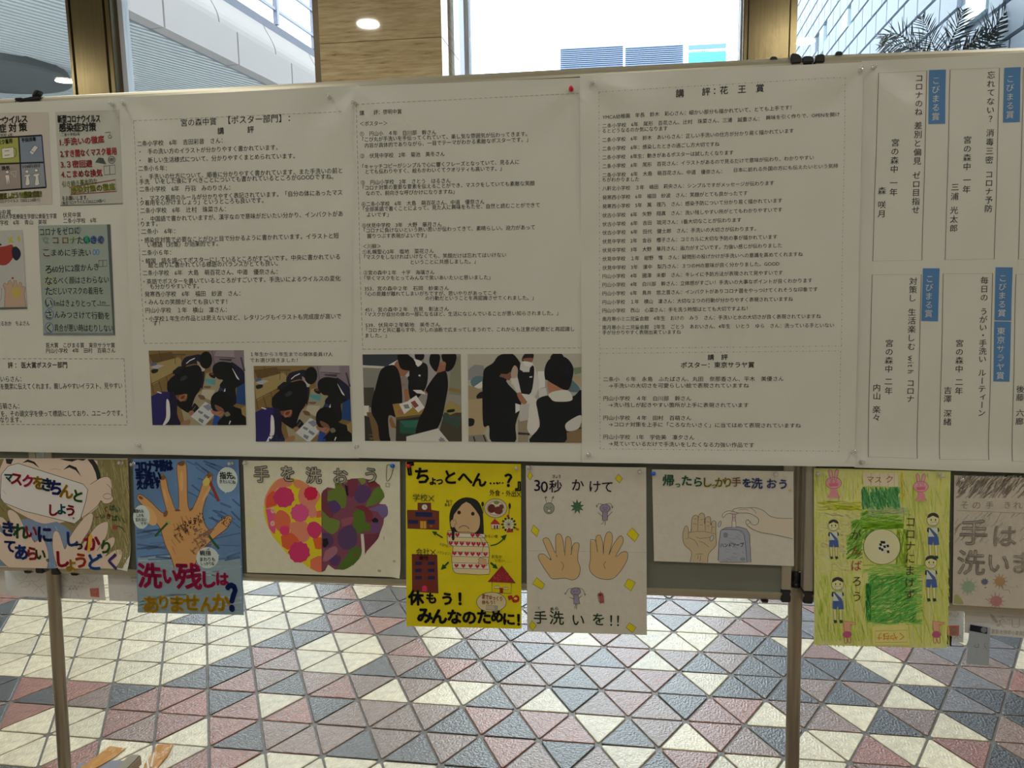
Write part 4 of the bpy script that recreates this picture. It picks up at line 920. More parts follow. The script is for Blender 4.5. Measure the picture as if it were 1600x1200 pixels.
s0.text(388,592,610,572,'引き続き基本的な',36,(104,110,52),off=.02,part=P0,layer=40); s0.text(442,630,722,606,'感染対策の徹底',42,(118,122,44),off=.05,part=P0,layer=40); s0.line([(432,612),(724,564),(732,636),(440,656)],5,(124,52,44),P0,close=True)
s0.text(388,680,550,674,'をお願いします。',30,(44,44,30),off=.01,part=P0,layer=40); s0.text(386,710,660,694,'（新型コロナウイルス2022.2.24調べ）',22,part=P0,layer=40)
s0.ell(702,440,22,22,(120,120,116),P0,outline=K); s0.text(684,440,720,438,'密',22,part=P0,layer=60); s0.line([(652,480),(722,472),(724,528),(656,534)],3,K,P0,close=True); s0.line([(688,478),(690,530)],3,K,P0); s0.poly([(598,455),(620,425),(650,430),(668,468)],(50,56,50),P0); s0.line([(660,270),(695,268),(690,285)],3,K,P0); s0.ell(692,297,11,8,(126,128,122),P0,outline=K)
s0.fr(0,320,3)
T(s0, [(-60,36,53,35,'宮の森中賞'),(-40,57,265,52,'札幌医科大学医療衛生学部公衆衛生学賞'),(-60,86,220,80,'二条小学校　6年　青山　美咲'),(295,48,378,46,'伏見中賞'),(297,75,452,72,'二条小学校　6年'),(-60,557,137,555,'さん　まるおか　ちよさん'),(216,658,538,658,'医大賞　こびまる賞　東京サラヤ賞'),(216,684,540,682,'円山小学校　4年　田村　百萌さん')], 23)
s0.text(38,752,315,750,'評 ： 医大賞ポスター部門',28,off=.02)
T(s0, [(-90,817,100,816,'鈴木　あいらさん：'),(-60,852,572,848,'手洗いを簡潔に伝えてくれます。親しみやすいイラスト、見やすい'),(-80,944,90,943,'田村　百萌さん：'),(-60,980,575,976,'コロナを、その頭文字を使って標語にしており、ユニークです。'),(-70,1008,100,1007,'見たくなります。')], 28)
s0.dash((-300,722),(580,722)); s0.dash((580,722),(596,1032)); s0.dash((596,1032),(-300,1028))
s0.poly([(-200,128),(108,118),(127,488),(-200,495)], (122,124,122), P0); s0.poly([(-200,483),(126,479),(127,488),(-200,495)], (60,60,60), P0)
s0.poly([(-60,205),(20,195),(40,190),(62,190),(66,240),(30,282),(-20,280),(-60,282)], (128,46,40), P0, smooth=3); s0.poly([(60,200),(78,196),(96,215),(98,240),(80,262),(62,248),(56,222)], (26,28,44), P0, smooth=3)
s0.poly([(36,150),(48,158),(62,148),(58,165),(70,180),(52,176),(44,184),(45,168)],(158,148,58),P0); s0.poly([(90,142),(100,160),(92,176),(82,160)],(158,148,58),P0); s0.ell(5,187,5,5,(34,38,52),P0)
s0.ell(60,344,6,5,(140,50,50),P0)
hand = [(22,480),(24,400),(14,378),(20,366),(34,374),(40,360),(48,354),(55,362),(60,384),(66,354),(76,354),(84,384),(92,362),(102,366),(104,388),(112,382),(120,388),(114,420),(122,478)]
s0.poly(hand,(140,120,104),P0); s0.line(hand,2,(80,70,66),P0); s0.poly([(56,392),(94,388),(96,428),(60,436)],(158,142,70),P0)
s0.line([(-10,400),(8,390),(6,440),(-14,470)],3,(120,104,92),P0)
s0.poly([(180,97),(518,92),(540,612),(203,612)], (104,114,108), P0); s0.poly([(502,92),(518,92),(540,612),(532,612)], (58,66,66), P0); s0.poly([(203,600),(534,600),(534,612),(203,612)], (84,92,96), P0)
DK = (38,42,44)
s0.ell(368,118,14,18,(90,96,96),P0); s0.text(190,128,372,120,'コロナをゼロに',36,DK,part=P0,layer=50)
for x, c, cc in ((218,'な',(110,110,110)),(263,'コ',(120,70,60)),(308,'ロ',(130,90,60)),(345,'ナ',(120,124,50)),(378,'た',(60,70,50)),(408,'い',(40,120,100)),(440,'さ',(60,80,130)),(474,'く',(70,74,120))):
    if x > 400: s0.ell(x,164,16,19,cc,P0,layer=48)
    s0.char(x,166,c,36,DK if x > 400 else cc,0,.02,P0,layer=52)
rows = [('こ',224,'まめに手洗い',(120,100,100),245,428,224),('ろ',302,'60分に2度かんき',None,247,465,290),('な',356,'るべく顔はさわらない',(150,146,60),250,512,350),('た',404,'だしいマスクの着用を',None,248,485,402),('い',460,'1mはきょりとって',(70,110,140),256,452,462),('さ',514,'んみつさけて行動を',(70,86,150),258,515,520),('く',577,'具合が悪い時はむりしない',(80,86,140),256,530,578)]
for c, y, t_, cc, xa, xb, y2 in rows:
    if cc: s0.ell(220 if y < 300 else 232,y,20,24,(104,114,108),P0,outline=cc,ow=3,layer=44)
    s0.char(220 if y < 300 else 230,y,c,40,DK,0,.015,P0,layer=50); s0.text(xa,y,xb,y2,t_,34,DK,part=P0,layer=50)
s0.line([(456,470),(516,472)],2.5,DK,P0); s0.text(470,456,496,456,'1m',22,DK,part=P0,layer=50); s0.line([(465,262),(502,260),(503,288),(466,290)],2.5,DK,P0,close=True); s0.line([(484,262),(484,290)],2.5,DK,P0); s0.ell(444,222,6,12,(100,130,150),P0,outline=(70,100,130)); s0.ell(460,222,6,12,(100,130,150),P0,outline=(70,100,130))
s0.done()

# ------------------------------------------------------------------ children's posters along the lower edge
GP = "children's hand-washing posters"
# masked boy with big hands
p = Sheet('child_poster', 'crayon poster of a masked boy holding up two big hands, far left', 'poster', [(-30,716),(199,716.5),(205.5,889),(-30,885)], .010, pap('white_drawing_paper', (172,168,150)), group=GP, curl=(2,.018,.07)); p.fr(0,700,4.614)
SK = (180,152,140); OL = (110,104,66)
p.poly([(-130,78),(925,80),(935,420),(942,770),(900,860),(-130,850)], OL)
p.scrib((640,85,930,850),(128,122,88),5,150,ang=80,seed=3,length=.25); p.scrib((0,400,640,560),(96,88,52),5,60,ang=40,seed=4,length=.15); p.scrib((0,80,60,600),(104,98,62),5,20,ang=80,seed=5,length=.15)
p.part = 'drawn_face'
p.poly([(30,78),(640,78),(700,140),(715,240),(690,340),(620,430),(500,520),(370,545),(260,530),(60,420),(0,330),(-20,200)], SK, smooth=3)
p.poly([(630,80),(672,80),(700,120),(722,180),(728,225),(700,228),(690,180),(665,125)], (28,30,30)); p.poly([(40,78),(98,78),(80,118),(48,112)], (28,30,30)); p.poly([(430,78),(625,78),(600,92),(560,84),(520,98),(470,90)], (24,26,28))
p.poly([(160,108),(200,82),(250,100),(285,145),(240,112),(200,100)], (26,26,28)); p.poly([(455,158),(500,120),(550,140),(588,208),(545,160),(500,140)], (26,26,28))
p.line([(360,155),(400,150),(440,158)],2,(120,100,90))
p.poly([(650,262),(740,210),(790,215),(808,270),(805,330),(818,370),(790,398),(750,400),(728,378),(700,430),(640,480),(590,505),(600,400)], SK, smooth=3); p.line([(650,262),(740,210),(790,215),(808,270),(805,330),(818,370),(790,398),(750,400),(728,378)],3,K,smooth=4); p.line([(770,260),(800,290),(805,330)],3,K,smooth=3); p.ell(775,348,30,20,SK,outline=(70,60,56)); p.line([(728,378),(690,430),(590,505)],3,K,smooth=3)
p.part = 'drawn_shirt'
p.poly([(150,515),(200,508),(260,530),(320,548),(410,530),(470,565),(518,605),(470,720),(400,760),(405,868),(320,868),(320,700),(200,640),(140,560)], (96,116,144)); p.scrib((200,560,460,860),(112,130,156),5,50,ang=70,seed=6,length=.2)
p.poly([(-130,560),(0,560),(60,640),(30,850),(-130,850)], (90,110,140)); p.poly([(268,478),(370,478),(372,530),(320,546),(285,528)], SK)
p.part = 'drawn_hand#1'
h1 = [(60,860),(-20,780),(-60,700),(-40,640),(0,600),(50,640),(5,560),(-20,510),(20,500),(80,570),(130,640),(70,520),(55,460),(80,445),(130,480),(170,560),(200,640),(180,560),(210,600),(250,680),(300,640),(340,720),(350,800),(340,868)]
p.poly(h1,SK,smooth=3); p.line(h1,3,(90,84,78),smooth=3)
p.part = 'drawn_hand#2'
h2 = [(420,870),(385,760),(380,650),(395,600),(425,610),(450,680),(470,730),(500,650),(560,560),(620,490),(660,470),(672,500),(650,580),(600,660),(570,720),(620,660),(700,560),(770,530),(782,560),(765,640),(700,740),(740,690),(800,645),(828,650),(820,700),(760,780),(820,740),(870,730),(888,760),(870,820),(830,868)]
p.poly(h2,SK,smooth=3); p.line(h2,3,(90,84,78),smooth=3)
p.part = 'drawn_mask'
p.poly([(5,300),(10,190),(60,130),(130,110),(600,260),(634,300),(620,380),(580,510),(540,545),(480,530),(180,455),(30,395),(5,360)], (176,174,158)); p.line([(5,300),(10,190),(60,130),(130,110),(600,260),(634,300),(620,380),(580,510),(540,545),(480,530),(180,455),(30,395),(5,360)],4,(60,60,60),close=True); p.line([(20,300),(45,335)],2,(110,108,100))
c_ = dict(part='lettering', layer=90, off=.06)
for x,y,t,s_,cc,r in ((65,212,'マ',66,(30,84,84),0),(122,222,'ス',92,(158,36,50),8),(203,238,'ク',92,(176,44,92),6),(280,250,'を',96,(150,120,30),6),(340,262,'き',96,(28,60,84),8),(402,285,'ち',110,(34,40,110),8),(482,312,'ん',105,(170,134,28),8),(565,345,'と',92,(50,104,46),8),(388,448,'し',84,(160,30,44),4),(445,440,'よ',78,(28,92,104),0),(510,450,'う',84,(146,34,40),6),(532,492,'。',40,(90,90,88),0),
 (62,580,'き',110,(34,50,110),4),(150,600,'れ',110,(44,96,60),4),(228,600,'い',95,(150,44,70),0),(325,620,'に',120,(40,44,100),0),(72,705,'て',92,(30,44,110),6),(155,750,'あ',110,(30,60,130),0),(235,760,'ら',100,(158,50,54),0),(295,765,'い',84,(50,90,50),0),(345,790,'。',60,(30,30,34),0),
 (525,655,'し',110,(34,70,130),0),(572,700,'っ',70,(32,34,60),0),(665,680,'か',125,(168,44,70),0),(765,715,'り',100,(60,110,50),14),(455,800,'し',120,(164,30,46),0),(512,835,'ょ',110,(176,142,50),0),(585,810,'う',110,(180,70,40),0),(690,820,'ど',120,(34,84,150),0),(815,815,'く',120,(48,30,84),0),
 (765,438,'く',40,(140,40,40),20),(810,430,'ば',44,(70,90,70),0),(850,440,'い',50,(90,110,80),0),(700,498,'－',36,(140,50,50),0),(740,492,'い',40,(70,96,60),0),(785,490,'き',40,(120,50,50),0),(830,505,'ば',46,(50,104,50),0),(870,510,'い',36,(90,120,90),0),(905,525,'い',34,(90,120,90),0)):
    p.char(x,y,t,s_,cc,r,.06 if s_ > 60 else .03,'lettering',1.0,90)
p.poly([(640,640),(655,615),(670,640),(650,745),(632,745)],(190,150,50),'lettering',92)
p.ell(828,572,20,16,(130,60,60)); p.line([(845,562),(880,575),(900,608)],7,(44,72,40),smooth=3)
p.done()
# painted open hand on blue
p = Sheet('child_poster', 'blue poster with a dirty open hand painted in flesh colour', 'poster', [(207.4,716.9),(372.8,718),(381,961),(215.7,957)], .012, pap('blue_painted_paper', (68,96,132), noise=.18, nscale=9), group=GP); p.fr(200,700,4.445)
p.poly([(68,760),(780,770),(803,1160),(68,1143)], (104,124,136)); p.scrib((70,740,790,1140),(112,130,140),12,40,ang=0,seed=8,length=.4); p.scrib((60,560,780,780),(72,100,136),12,30,ang=0,seed=9,length=.35); p.scrib((330,90,780,560),(62,92,134),12,26,ang=30,seed=19,length=.3)
p.part = 'painted_hand'
HN = (178,136,88)
hand = [(320,830),(300,760),(262,680),(240,610),(225,560),(180,500),(130,430),(85,380),(62,345),(78,322),(110,335),(170,385),(232,445),(268,445),(240,330),(222,235),(213,200),(235,182),(262,205),(280,290),(305,360),(328,420),(352,415),(350,280),(340,170),(342,115),(372,92),(402,105),(410,180),(412,300),(418,400),(440,430),(490,330),(515,255),(540,195),(565,172),(585,185),(580,240),(545,340),(522,420),(520,480),(540,540),(575,570),(625,520),(680,475),(715,475),(720,500),(690,555),(620,610),(560,660),(500,730),(470,800),(468,830)]
p.poly(hand, HN, smooth=3); p.line(hand, 5, (96,70,56), smooth=3)
for q in ((150,470,190,40,60),(372,230,32,70,0),(545,320,24,60,28),(260,330,18,50,-14)): p.ell(q[0],q[1],q[2]*.4,q[3],(190,150,102),rot=q[4])
p.scrib((300,470,500,740),(168,124,78),10,40,ang=60,seed=10,length=.3); p.scrib((460,560,600,700),(130,96,80),9,30,ang=-30,seed=11,length=.25)
rr = random.Random(4)
for k in range(95):
    t = rr.random(); x = 340+170*t+rr.uniform(-28,28); y = 590-110*t+rr.uniform(-32,34); p.ell(x,y,rr.uniform(3,8),rr.uniform(2,5),(66,48,40),rot=rr.uniform(0,180),layer=60,n=7)
for k in range(26): p.ell(rr.uniform(640,715),rr.uniform(482,545),4,4,(62,46,40),layer=60,n=7)
for k in range(40): p.ell(rr.uniform(450,570),rr.uniform(560,740),rr.uniform(4,9),4,(120,90,78),rot=rr.uniform(0,180),layer=60,n=7)
for x,y,rx,ry,r in ((372,108,24,16,0),(240,205,22,16,10),(90,345,18,10,30),(565,190,18,14,0),(345,432,20,7,0),(440,425,18,7,-40),(262,455,14,24,20)): p.ell(x,y,rx,ry,(104,74,56),rot=r,layer=58)
p.part = 'painted_tools'
# cleaning tools and speech bubbles
p.line([(553,205),(590,280),(630,370)],20,(122,48,36)); p.ell(545,235,24,30,(180,168,90),rot=30); p.line([(188,612),(280,515)],14,(30,76,42)); p.ell(283,518,14,8,(110,140,96),rot=40)
p.poly([(490,610),(570,565),(580,590),(500,637)],(112,88,70)); p.poly([(496,618),(520,605),(526,625),(502,636)],(150,116,90)); p.line([(560,605),(595,655),(632,700)],17,(38,74,48))
p.part = 'speech_bubble'
WB = (146,158,164)
p.ell(690,220,72,88,WB); p.poly([(660,290),(690,300),(678,316)],WB); p.ell(94,478,58,82,WB); p.poly([(90,550),(118,552),(104,562)],WB); p.ell(552,762,78,74,WB); p.poly([(600,735),(636,742),(608,770)],WB)
kw = dict(part='lettering', layer=80)
p.text(638,190,728,190,'指先',52,(24,24,28),off=.03,**kw); p.char(738,205,'も',26,(24,24,28),0,.03,**kw); p.text(638,232,748,236,'きたいにね',28,(24,24,28),off=.02,**kw)
p.text(42,438,110,436,'親指もね',26,(24,24,28),off=.02,**kw); p.text(62,468,110,466,'しわも',26,(24,24,28),off=.02,**kw); p.text(54,498,132,496,'忘れない',26,(24,24,28),off=.02,**kw); p.text(90,525,136,522,'でネ！',24,(24,24,28),off=.02,**kw)
p.text(500,728,576,728,'親指',36,(24,24,28),off=.02,**kw); p.text(502,772,606,772,'まわりも',30,(24,24,28),off=.02,**kw); p.text(508,802,600,802,'しっかりね',28,(24,24,28),off=.02,**kw)
NV = (14,36,92)
p.text(52,128,308,118,'コロナ予防は',76,NV,off=.09,**kw); p.text(58,200,228,194,'手洗い',78,NV,off=.09,**kw); p.text(64,258,226,250,'欠かせず',58,NV,off=.08,**kw)
for x,y,c,q in ((152,885,'洗',172),(296,888,'い',118),(424,890,'残',182),(565,912,'し',120),(658,908,'は',96)): p.char(x,y,c,q,(168,34,84),0,.05 if q > 130 else .075,'lettering',1,86)
for x,y,c,q in ((162,1085,'あ',124),(250,1070,'り',100),(342,1082,'ま',122),(440,1072,'せ',124),(556,1085,'ん',118),(650,1072,'か',132)): p.char(x,y,c,q,(184,148,34),0,.065,'lettering',1,86)
p.char(722,1035,'？',235,(18,36,104),0,.06,'lettering',.66,90)
p.done()
# half bright, half rotten heart
p = Sheet('child_poster', 'white landscape poster with a heart half bright and half purple-green', 'poster', [(380,719.7),(624.9,721),(625.8,902),(386,894.5)], .0115, m_cream, group=GP, curl=(2,.010,.035)); p.fr(370,700,5.2185)
for i, (x, c) in enumerate(((203,'手'),(415,'を'),(628,'洗'),(848,'お'),(1095,'う'))):
    pass
p.part = 'bright_heart_half'
HL = [(690,1015),(600,985),(520,925),(435,885),(360,800),(300,730),(262,660),(225,560),(222,470),(240,380),(290,290),(350,250),(430,245),(520,262),(600,310),(660,350),(690,395)]
p.poly(HL,(196,174,30),smooth=3)
clipL = lambda q: [(min(x,690),y) for x,y in q]
OR = (206,92,66); OR2 = (212,116,92); PK = (176,44,92); PK2 = (190,70,120)
for q,c in (([(235,500),(225,430),(250,360),(300,290),(350,250),(430,248),(450,300),(400,320),(330,330),(300,400),(330,470)],OR2),([(240,490),(245,400),(300,350),(330,400),(325,465)],(206,72,48)),([(510,440),(500,380),(540,290),(600,310),(660,350),(680,400),(640,470),(640,530),(590,520)],OR2),([(455,262),(520,262),(560,300),(500,330),(465,300)],(204,120,84)),([(235,500),(290,500),(320,560),(310,700),(262,650)],PK2),([(305,560),(350,505),(420,540),(440,600),(430,660),(350,680),(310,640)],OR),([(430,610),(560,600),(600,690),(580,750),(520,770),(440,720)],OR2),([(360,720),(440,690),(510,760),(450,800),(420,830),(370,800)],(208,80,50)),([(620,740),(690,730),(690,820),(640,820)],(206,84,40)),([(600,910),(690,880),(690,1012),(600,980)],(208,100,72)),([(640,520),(690,510),(690,560),(650,570)],(204,96,64)),([(600,430),(640,480),(650,550),(600,570),(570,500)],(208,116,104)),([(590,610),(640,600),(690,640),(685,700),(640,740),(590,710),(570,660)],PK)): p.poly(clipL(q),c,smooth=3)
def blob(x,y,r,c,n=11,seed=0,jag=.14):
    rr = random.Random(seed); pts = [(x+r*math.cos(2*math.pi*k/(2*n))*(1+(jag if k%2 else -jag*.3)*rr.random()), y+r*math.sin(2*math.pi*k/(2*n))*(1+(jag if k%2 else -jag*.3)*rr.random())) for k in range(2*n)]; return pts, c
for x,y,r,c,sd in ((385,400,82,PK,1),(605,370,55,(176,26,62),2),(515,530,72,PK2,3),(390,672,40,(188,50,96),4),(510,850,84,PK,5)):
    q,c2 = blob(x,y,r,c,seed=sd); p.poly(q,c2)
for x,y in ((295,510),(292,615)): p.ell(x,y,18,22,(196,150,130)); p.ell(x,y,9,11,(190,120,120))
p.part = 'dark_heart_half'
HR = [(692,1012),(720,1000),(745,950),(800,990),(870,990),(940,930),(945,960),(1000,900),(1020,840),(1010,700),(1040,700),(1045,870),(1070,820),(1150,740),(1195,620),(1200,575),(1232,540),(1215,460),(1160,455),(1205,400),(1165,300),(1105,262),(1020,245),(930,250),(880,290),(860,290),(800,330),(740,320),(700,350),(690,400)]
MR = (108,48,62); GR = (88,106,42); PU = (74,50,90)
p.poly(HR,(106,58,76))
for q,c in (([(740,350),(800,330),(800,290),(850,295),(890,370),(890,470),(850,490),(800,440),(740,430),(730,390)],GR),([(1050,480),(1080,400),(1130,330),(1170,320),(1205,400),(1130,460)],(82,106,40)),([(690,500),(730,520),(750,560),(800,580),(840,600),(830,660),(790,700),(750,690),(700,650)],(92,110,48)),([(950,520),(1000,500),(1050,520),(1060,570),(1040,600),(1080,620),(1090,670),(1030,680),(990,700),(950,640)],(70,98,32)),([(830,960),(900,870),(930,820),(980,800),(1015,830),(1010,880),(950,950),(880,990),(830,990)],(66,92,34)),([(985,250),(1040,245),(1050,280),(1020,300)],(104,122,60)),([(735,450),(800,425),(850,490),(780,540),(740,500)],(70,50,96)),([(955,350),(1010,300),(1080,320),(1100,370),(1060,430),(1000,450),(960,410)],PU),([(825,690),(900,630),(950,640),(980,700),(970,790),(900,830),(840,800),(820,740)],(70,50,84)),([(700,690),(760,700),(790,750),(770,800),(700,820)],(70,50,86)),([(1070,500),(1210,460),(1232,540),(1190,570),(1150,520)],(94,78,122)),([(1095,620),(1150,600),(1165,680),(1100,690)],(90,60,100)),([(750,920),(790,870),(850,890),(820,960),(770,950)],PU),([(900,260),(980,255),(980,340),(940,400),(910,380)],(100,44,62)),([(690,370),(740,340),(740,460),(790,540),(760,570),(690,500)],(96,44,60)),([(960,480),(1040,470),(1110,540),(1100,600),(1060,600),(1040,520)],(104,40,50)),([(850,580),(950,560),(930,620),(860,640)],(126,70,84)),([(1035,700),(1120,700),(1160,690),(1150,740),(1060,840),(1048,860)],(96,44,60)),([(1060,280),(1110,262),(1150,300),(1090,330)],(104,44,50)),([(720,640+200),(800,800),(820,850),(740,920),(700,920)],(130,86,102))): p.poly([(max(x,690),y) for x,y in q],c,smooth=3)
for q in ([(880,300),(905,310),(912,400),(895,380)],[(700,740),(740,735),(750,780),(720,812),(700,800)],[(1100,585),(1130,565),(1155,585),(1150,608),(1110,605)]): p.poly(q,(18,16,22))
p.ell(965,870,16,12,(110,60,50)); p.ell(118,618,42,50,(164,162,134)); p.line([(1200,722),(1201,748)],3,K); 
for x,c in ((203,'手'),(415,'を'),(628,'洗'),(848,'お'),(1095,'う')):
    y = {203:212,415:208,628:222,848:228,1095:222}[x]
    p.char(x,y,c,136,(24,24,26),0,.065,'lettering',.95,70); p.char(x,y,c,136,(160,155,142),0,.012,'lettering',.95,74)
q = [(1222,262),(1224,150),(1236,138),(1260,138),(1278,150),(1262,222),(1240,262)]; p.line(q,4,(24,24,26),'lettering',74,close=True,smooth=3)
p.line([(1218,285),(1246,288),(1244,318),(1216,312)],4,(24,24,26),'lettering',74,close=True); p.text(1272,925,1296,923,'年',22,(100,96,86),layer=3); p.text(1148,1000,1176,1002,'組',22,(90,88,84),layer=3)
p.done()
# yellow poster
p = Sheet('child_poster', 'bright yellow poster with a frowning long-haired girl holding a phone', 'poster', [(634,722),(814,725),(814.8,982.5),(635,978.3)], .0135, pap('yellow_paper', (162,145,2), noise=.05, nscale=12), group=GP); p.fr(620,710,4.2857)
p.part = 'drawn_school'
BR = (96,44,32)
p.poly([(70,372),(140,374),(140,325),(228,325),(230,372),(282,380),(283,505),(72,495)],BR); p.line([(70,372),(140,374),(140,325),(228,325),(230,372),(282,380),(283,505),(72,495)],3,K,close=True)
p.ell(186,353,20,20,(170,166,150),outline=K); p.line([(184,340),(186,354),(198,358)],3,K); p.poly([(126,385),(238,388),(236,420),(124,416)],(24,30,72)); p.poly([(78,438),(142,440),(142,466),(78,464)],(24,30,72)); p.poly([(206,436),(256,438),(256,466),(206,466)],(24,30,72)); p.poly([(157,446),(197,447),(198,496),(157,494)],(176,134,40)); p.line([(178,447),(178,495)],2,K); p.ell(230,480,10,8,(130,74,30))
p.part = 'drawn_office'
p.poly([(102,668),(270,672),(278,930),(104,918)],(92,38,30)); p.line([(102,668),(270,672),(278,930),(104,918)],3,K,close=True)
for y in (730,777,826):
    for x in (122,208): p.poly([(x,y-10),(x+45,y-12),(x+46,y+10),(x,y+11)],(26,28,66))
p.poly([(170,885),(185,876),(202,885),(202,918),(170,916)],(180,40,80))
p.part = 'drawn_girl'
hair = [(360,500),(352,420),(370,350),(420,300),(480,288),(540,310),(572,370),(580,450),(578,550),(520,545),(400,530)]
p.poly(hair,(22,24,22),smooth=3)
p.poly([(366,480),(362,560),(384,575),(380,500)],(20,22,22))
body = [(345,510),(338,560),(345,600),(378,615),(368,680),(372,740),(388,792),(470,800),(618,802),(614,730),(620,640),(602,585),(560,540),(480,520),(400,520)]
p.poly(body,(176,160,124),smooth=2)
face = [(384,400),(465,316),(545,396),(558,450),(545,505),(500,538),(450,542),(400,510),(372,450)]
p.poly(face,(164,138,104),smooth=3); p.line(face,2.5,K,smooth=3)
p.ell(417,389,12,13,(20,20,20)); p.ell(509,397,12,13,(20,20,20)); p.line([(415,494),(440,478),(465,480),(485,498)],4,K,smooth=4)
for (y0,y1,xl,xr) in ((525,552,342,590),(582,612,345,612),(650,682,370,616),(724,762,372,614)):
    p.poly([(xl,y0),(xr,y0+8),(xr,y1+6),(xl,y1)],(172,160,146)); p.line([(xl,y0),(xr,y0+8)],2.5,K); p.line([(xl,y1),(xr,y1+6)],2.5,K)
def heart(x,y,s_,c): p.poly([(x,y+s_),(x-s_,y-s_*.1),(x-s_*.8,y-s_*.8),(x-s_*.3,y-s_*.8),(x,y-s_*.3),(x+s_*.3,y-s_*.8),(x+s_*.8,y-s_*.8),(x+s_,y-s_*.1)],c,layer=60)
for y,xs in ((538,(354,406,508,542)),(594,(362,398,436,478,514,548,582)),(662,(386,426,468,508,548,594)),(744,(400,446,494,540,580))):
    for k,x in enumerate(xs): heart(x,y+k*1.3,15,(160,30,52))
p.line(body,3,K,smooth=2,close=True)
p.poly([(362,480),(358,455),(364,440),(374,436),(378,446),(388,436),(398,444),(394,452),(402,462),(390,468),(388,486),(372,490)],(164,138,104)); p.line([(362,480),(358,455),(364,440),(374,436),(378,446),(388,436),(398,444),(394,452),(402,462),(390,468),(388,486),(372,490)],2.5,K)
p.line([(560,560),(580,610),(572,650),(572,680),(612,690)],2.5,K,smooth=3); q = [(600,705),(560,690),(545,700),(552,715),(545,725),(556,735),(568,740),(580,748),(592,742),(600,746),(606,738)]; p.poly(q,(164,138,104)); p.line(q,2.5,K)
p.poly([(368,495),(388,490),(386,570),(374,578),(368,560)],(20,22,26))
p.part = 'drawn_meal'
p.ell(662,360,76,64,(150,142,120),outline=K,ow=3); p.ell(662,360,56,46,(158,152,132),outline=K,ow=2); p.ell(635,362,26,30,(84,36,30)); p.ell(680,374,30,26,(92,40,34)); p.ell(668,322,18,12,(110,116,50)); p.ell(700,352,16,18,(90,50,40))
p.ell(575,332,9,16,(26,26,24)); p.line([(576,340),(578,395)],4,K); p.ell(756,345,8,20,(26,26,24)); p.line([(756,350),(748,415)],4,K)
p.poly([(626,465),(656,430),(694,466)],(150,36,44)); p.poly([(634,466),(688,467),(690,496),(636,498)],(164,150,130)); p.line([(634,466),(688,467),(690,496),(636,498)],2.5,K,close=True); p.poly([(650,474),(660,474),(660,496),(650,496)],(120,30,30)); p.poly([(668,474),(678,474),(678,496),(668,496)],(40,36,36))
p.ell(750,468,36,38,(160,158,130),outline=K)
for k in range(12):
    a = math.pi*k/6; p.line([(750,468),(750+36*math.cos(a),468+38*math.sin(a))],2,K); p.ell(750+44*math.cos(a),468+44*math.sin(a),7,7,(26,30,26),n=8)
p.poly([(735,522),(748,490),(754,490),(782,520)],(140,34,46)); p.poly([(795,485),(822,500),(812,512),(795,502)],(150,90,30)); p.ell(745,412,9,9,(140,34,46))
p.part = 'drawn_arrows'
AG = (16,64,26)
def arrow(x0,y0,x1,y1,w=9,hd=26):
    p.line([(x0,y0),(x1,y1)],w,AG); a = math.atan2(y1-y0,x1-x0)
    p.poly([(x1+math.cos(a)*12,y1+math.sin(a)*12),(x1+math.cos(a+2.5)*hd,y1+math.sin(a+2.5)*hd),(x1+math.cos(a-2.5)*hd,y1+math.sin(a-2.5)*hd)],AG)
arrow(308,557,246,520); arrow(348,720,304,764,11,32); arrow(628,724,668,758,13,28)
p.line([(628,610),(670,600),(705,575),(725,548)],8,AG,smooth=4); p.poly([(738,535),(696,548),(722,576)],AG)
p.part = 'drawn_house'
p.poly([(610,852),(704,745),(795,860)],(120,28,36)); p.line([(610,852),(704,745),(795,860)],3,K,close=True); p.scrib((650,790,750,850),(160,60,60),3,40,ang=60,seed=3,length=.12)
p.line([(638,855),(638,926),(766,930),(768,858)],3,K); p.poly([(654,880),(688,880),(688,896),(654,896)],(164,156,120)); p.line([(654,880),(688,880),(688,896),(654,896)],2.5,K,close=True); p.poly([(714,888),(746,890),(746,903),(714,902)],(164,156,120)); p.line([(714,888),(746,890),(746,903),(714,902)],2.5,K,close=True); p.poly([(690,892),(712,893),(712,928),(690,927)],(120,34,30))
p.part = 'speech_bubble'
p.ell(634,988,100,66,(162,150,120),outline=K,ow=3); kw = dict(part='lettering', layer=80)
p.text(572,948,706,966,'家でゆっくり',36,(130,30,50),off=.02,**kw); p.text(570,988,656,990,'休もう！',30,(130,30,50),off=.02,**kw); p.poly([(598,1008),(678,1014),(676,1044),(598,1038)],(140,132,112)); p.line([(598,1008),(678,1014),(676,1044),(598,1038)],2.5,(80,76,70),close=True); p.poly([(654,1014),(678,1016),(676,1042),(654,1040)],(110,112,104))
p.poly([(742,948),(770,942),(778,956),(800,940),(820,954),(815,985),(780,990),(770,970),(750,976)],(140,30,34),smooth=3); p.ell(796,964,12,8,(190,176,30))
IK = (20,22,30)
p.text(78,112,118,108,'『',120,IK,off=.05,**kw)
for x,y,c,s_ in ((170,140,'ち',118),(242,172,'ょ',66),(288,174,'っ',60),(360,150,'と',104),(458,155,'へ',104),(553,168,'ん',104),(652,170,'…',70),(690,170,'…',60),(748,172,'？',110)): p.char(x,y,c,s_,IK,0,.045,'lettering',1,80)
p.char(812,200,'』',90,IK,0,.05,'lettering',1,80)
p.text(108,288,252,290,'学校✕',54,IK,off=.0,**kw); p.text(622,255,832,264,'外食・外出✕',46,IK,off=.01,**kw); p.text(332,312,372,310,'ねつ',24,IK,off=.02,**kw); p.text(322,336,368,336,'ある？',24,IK,off=.02,**kw)
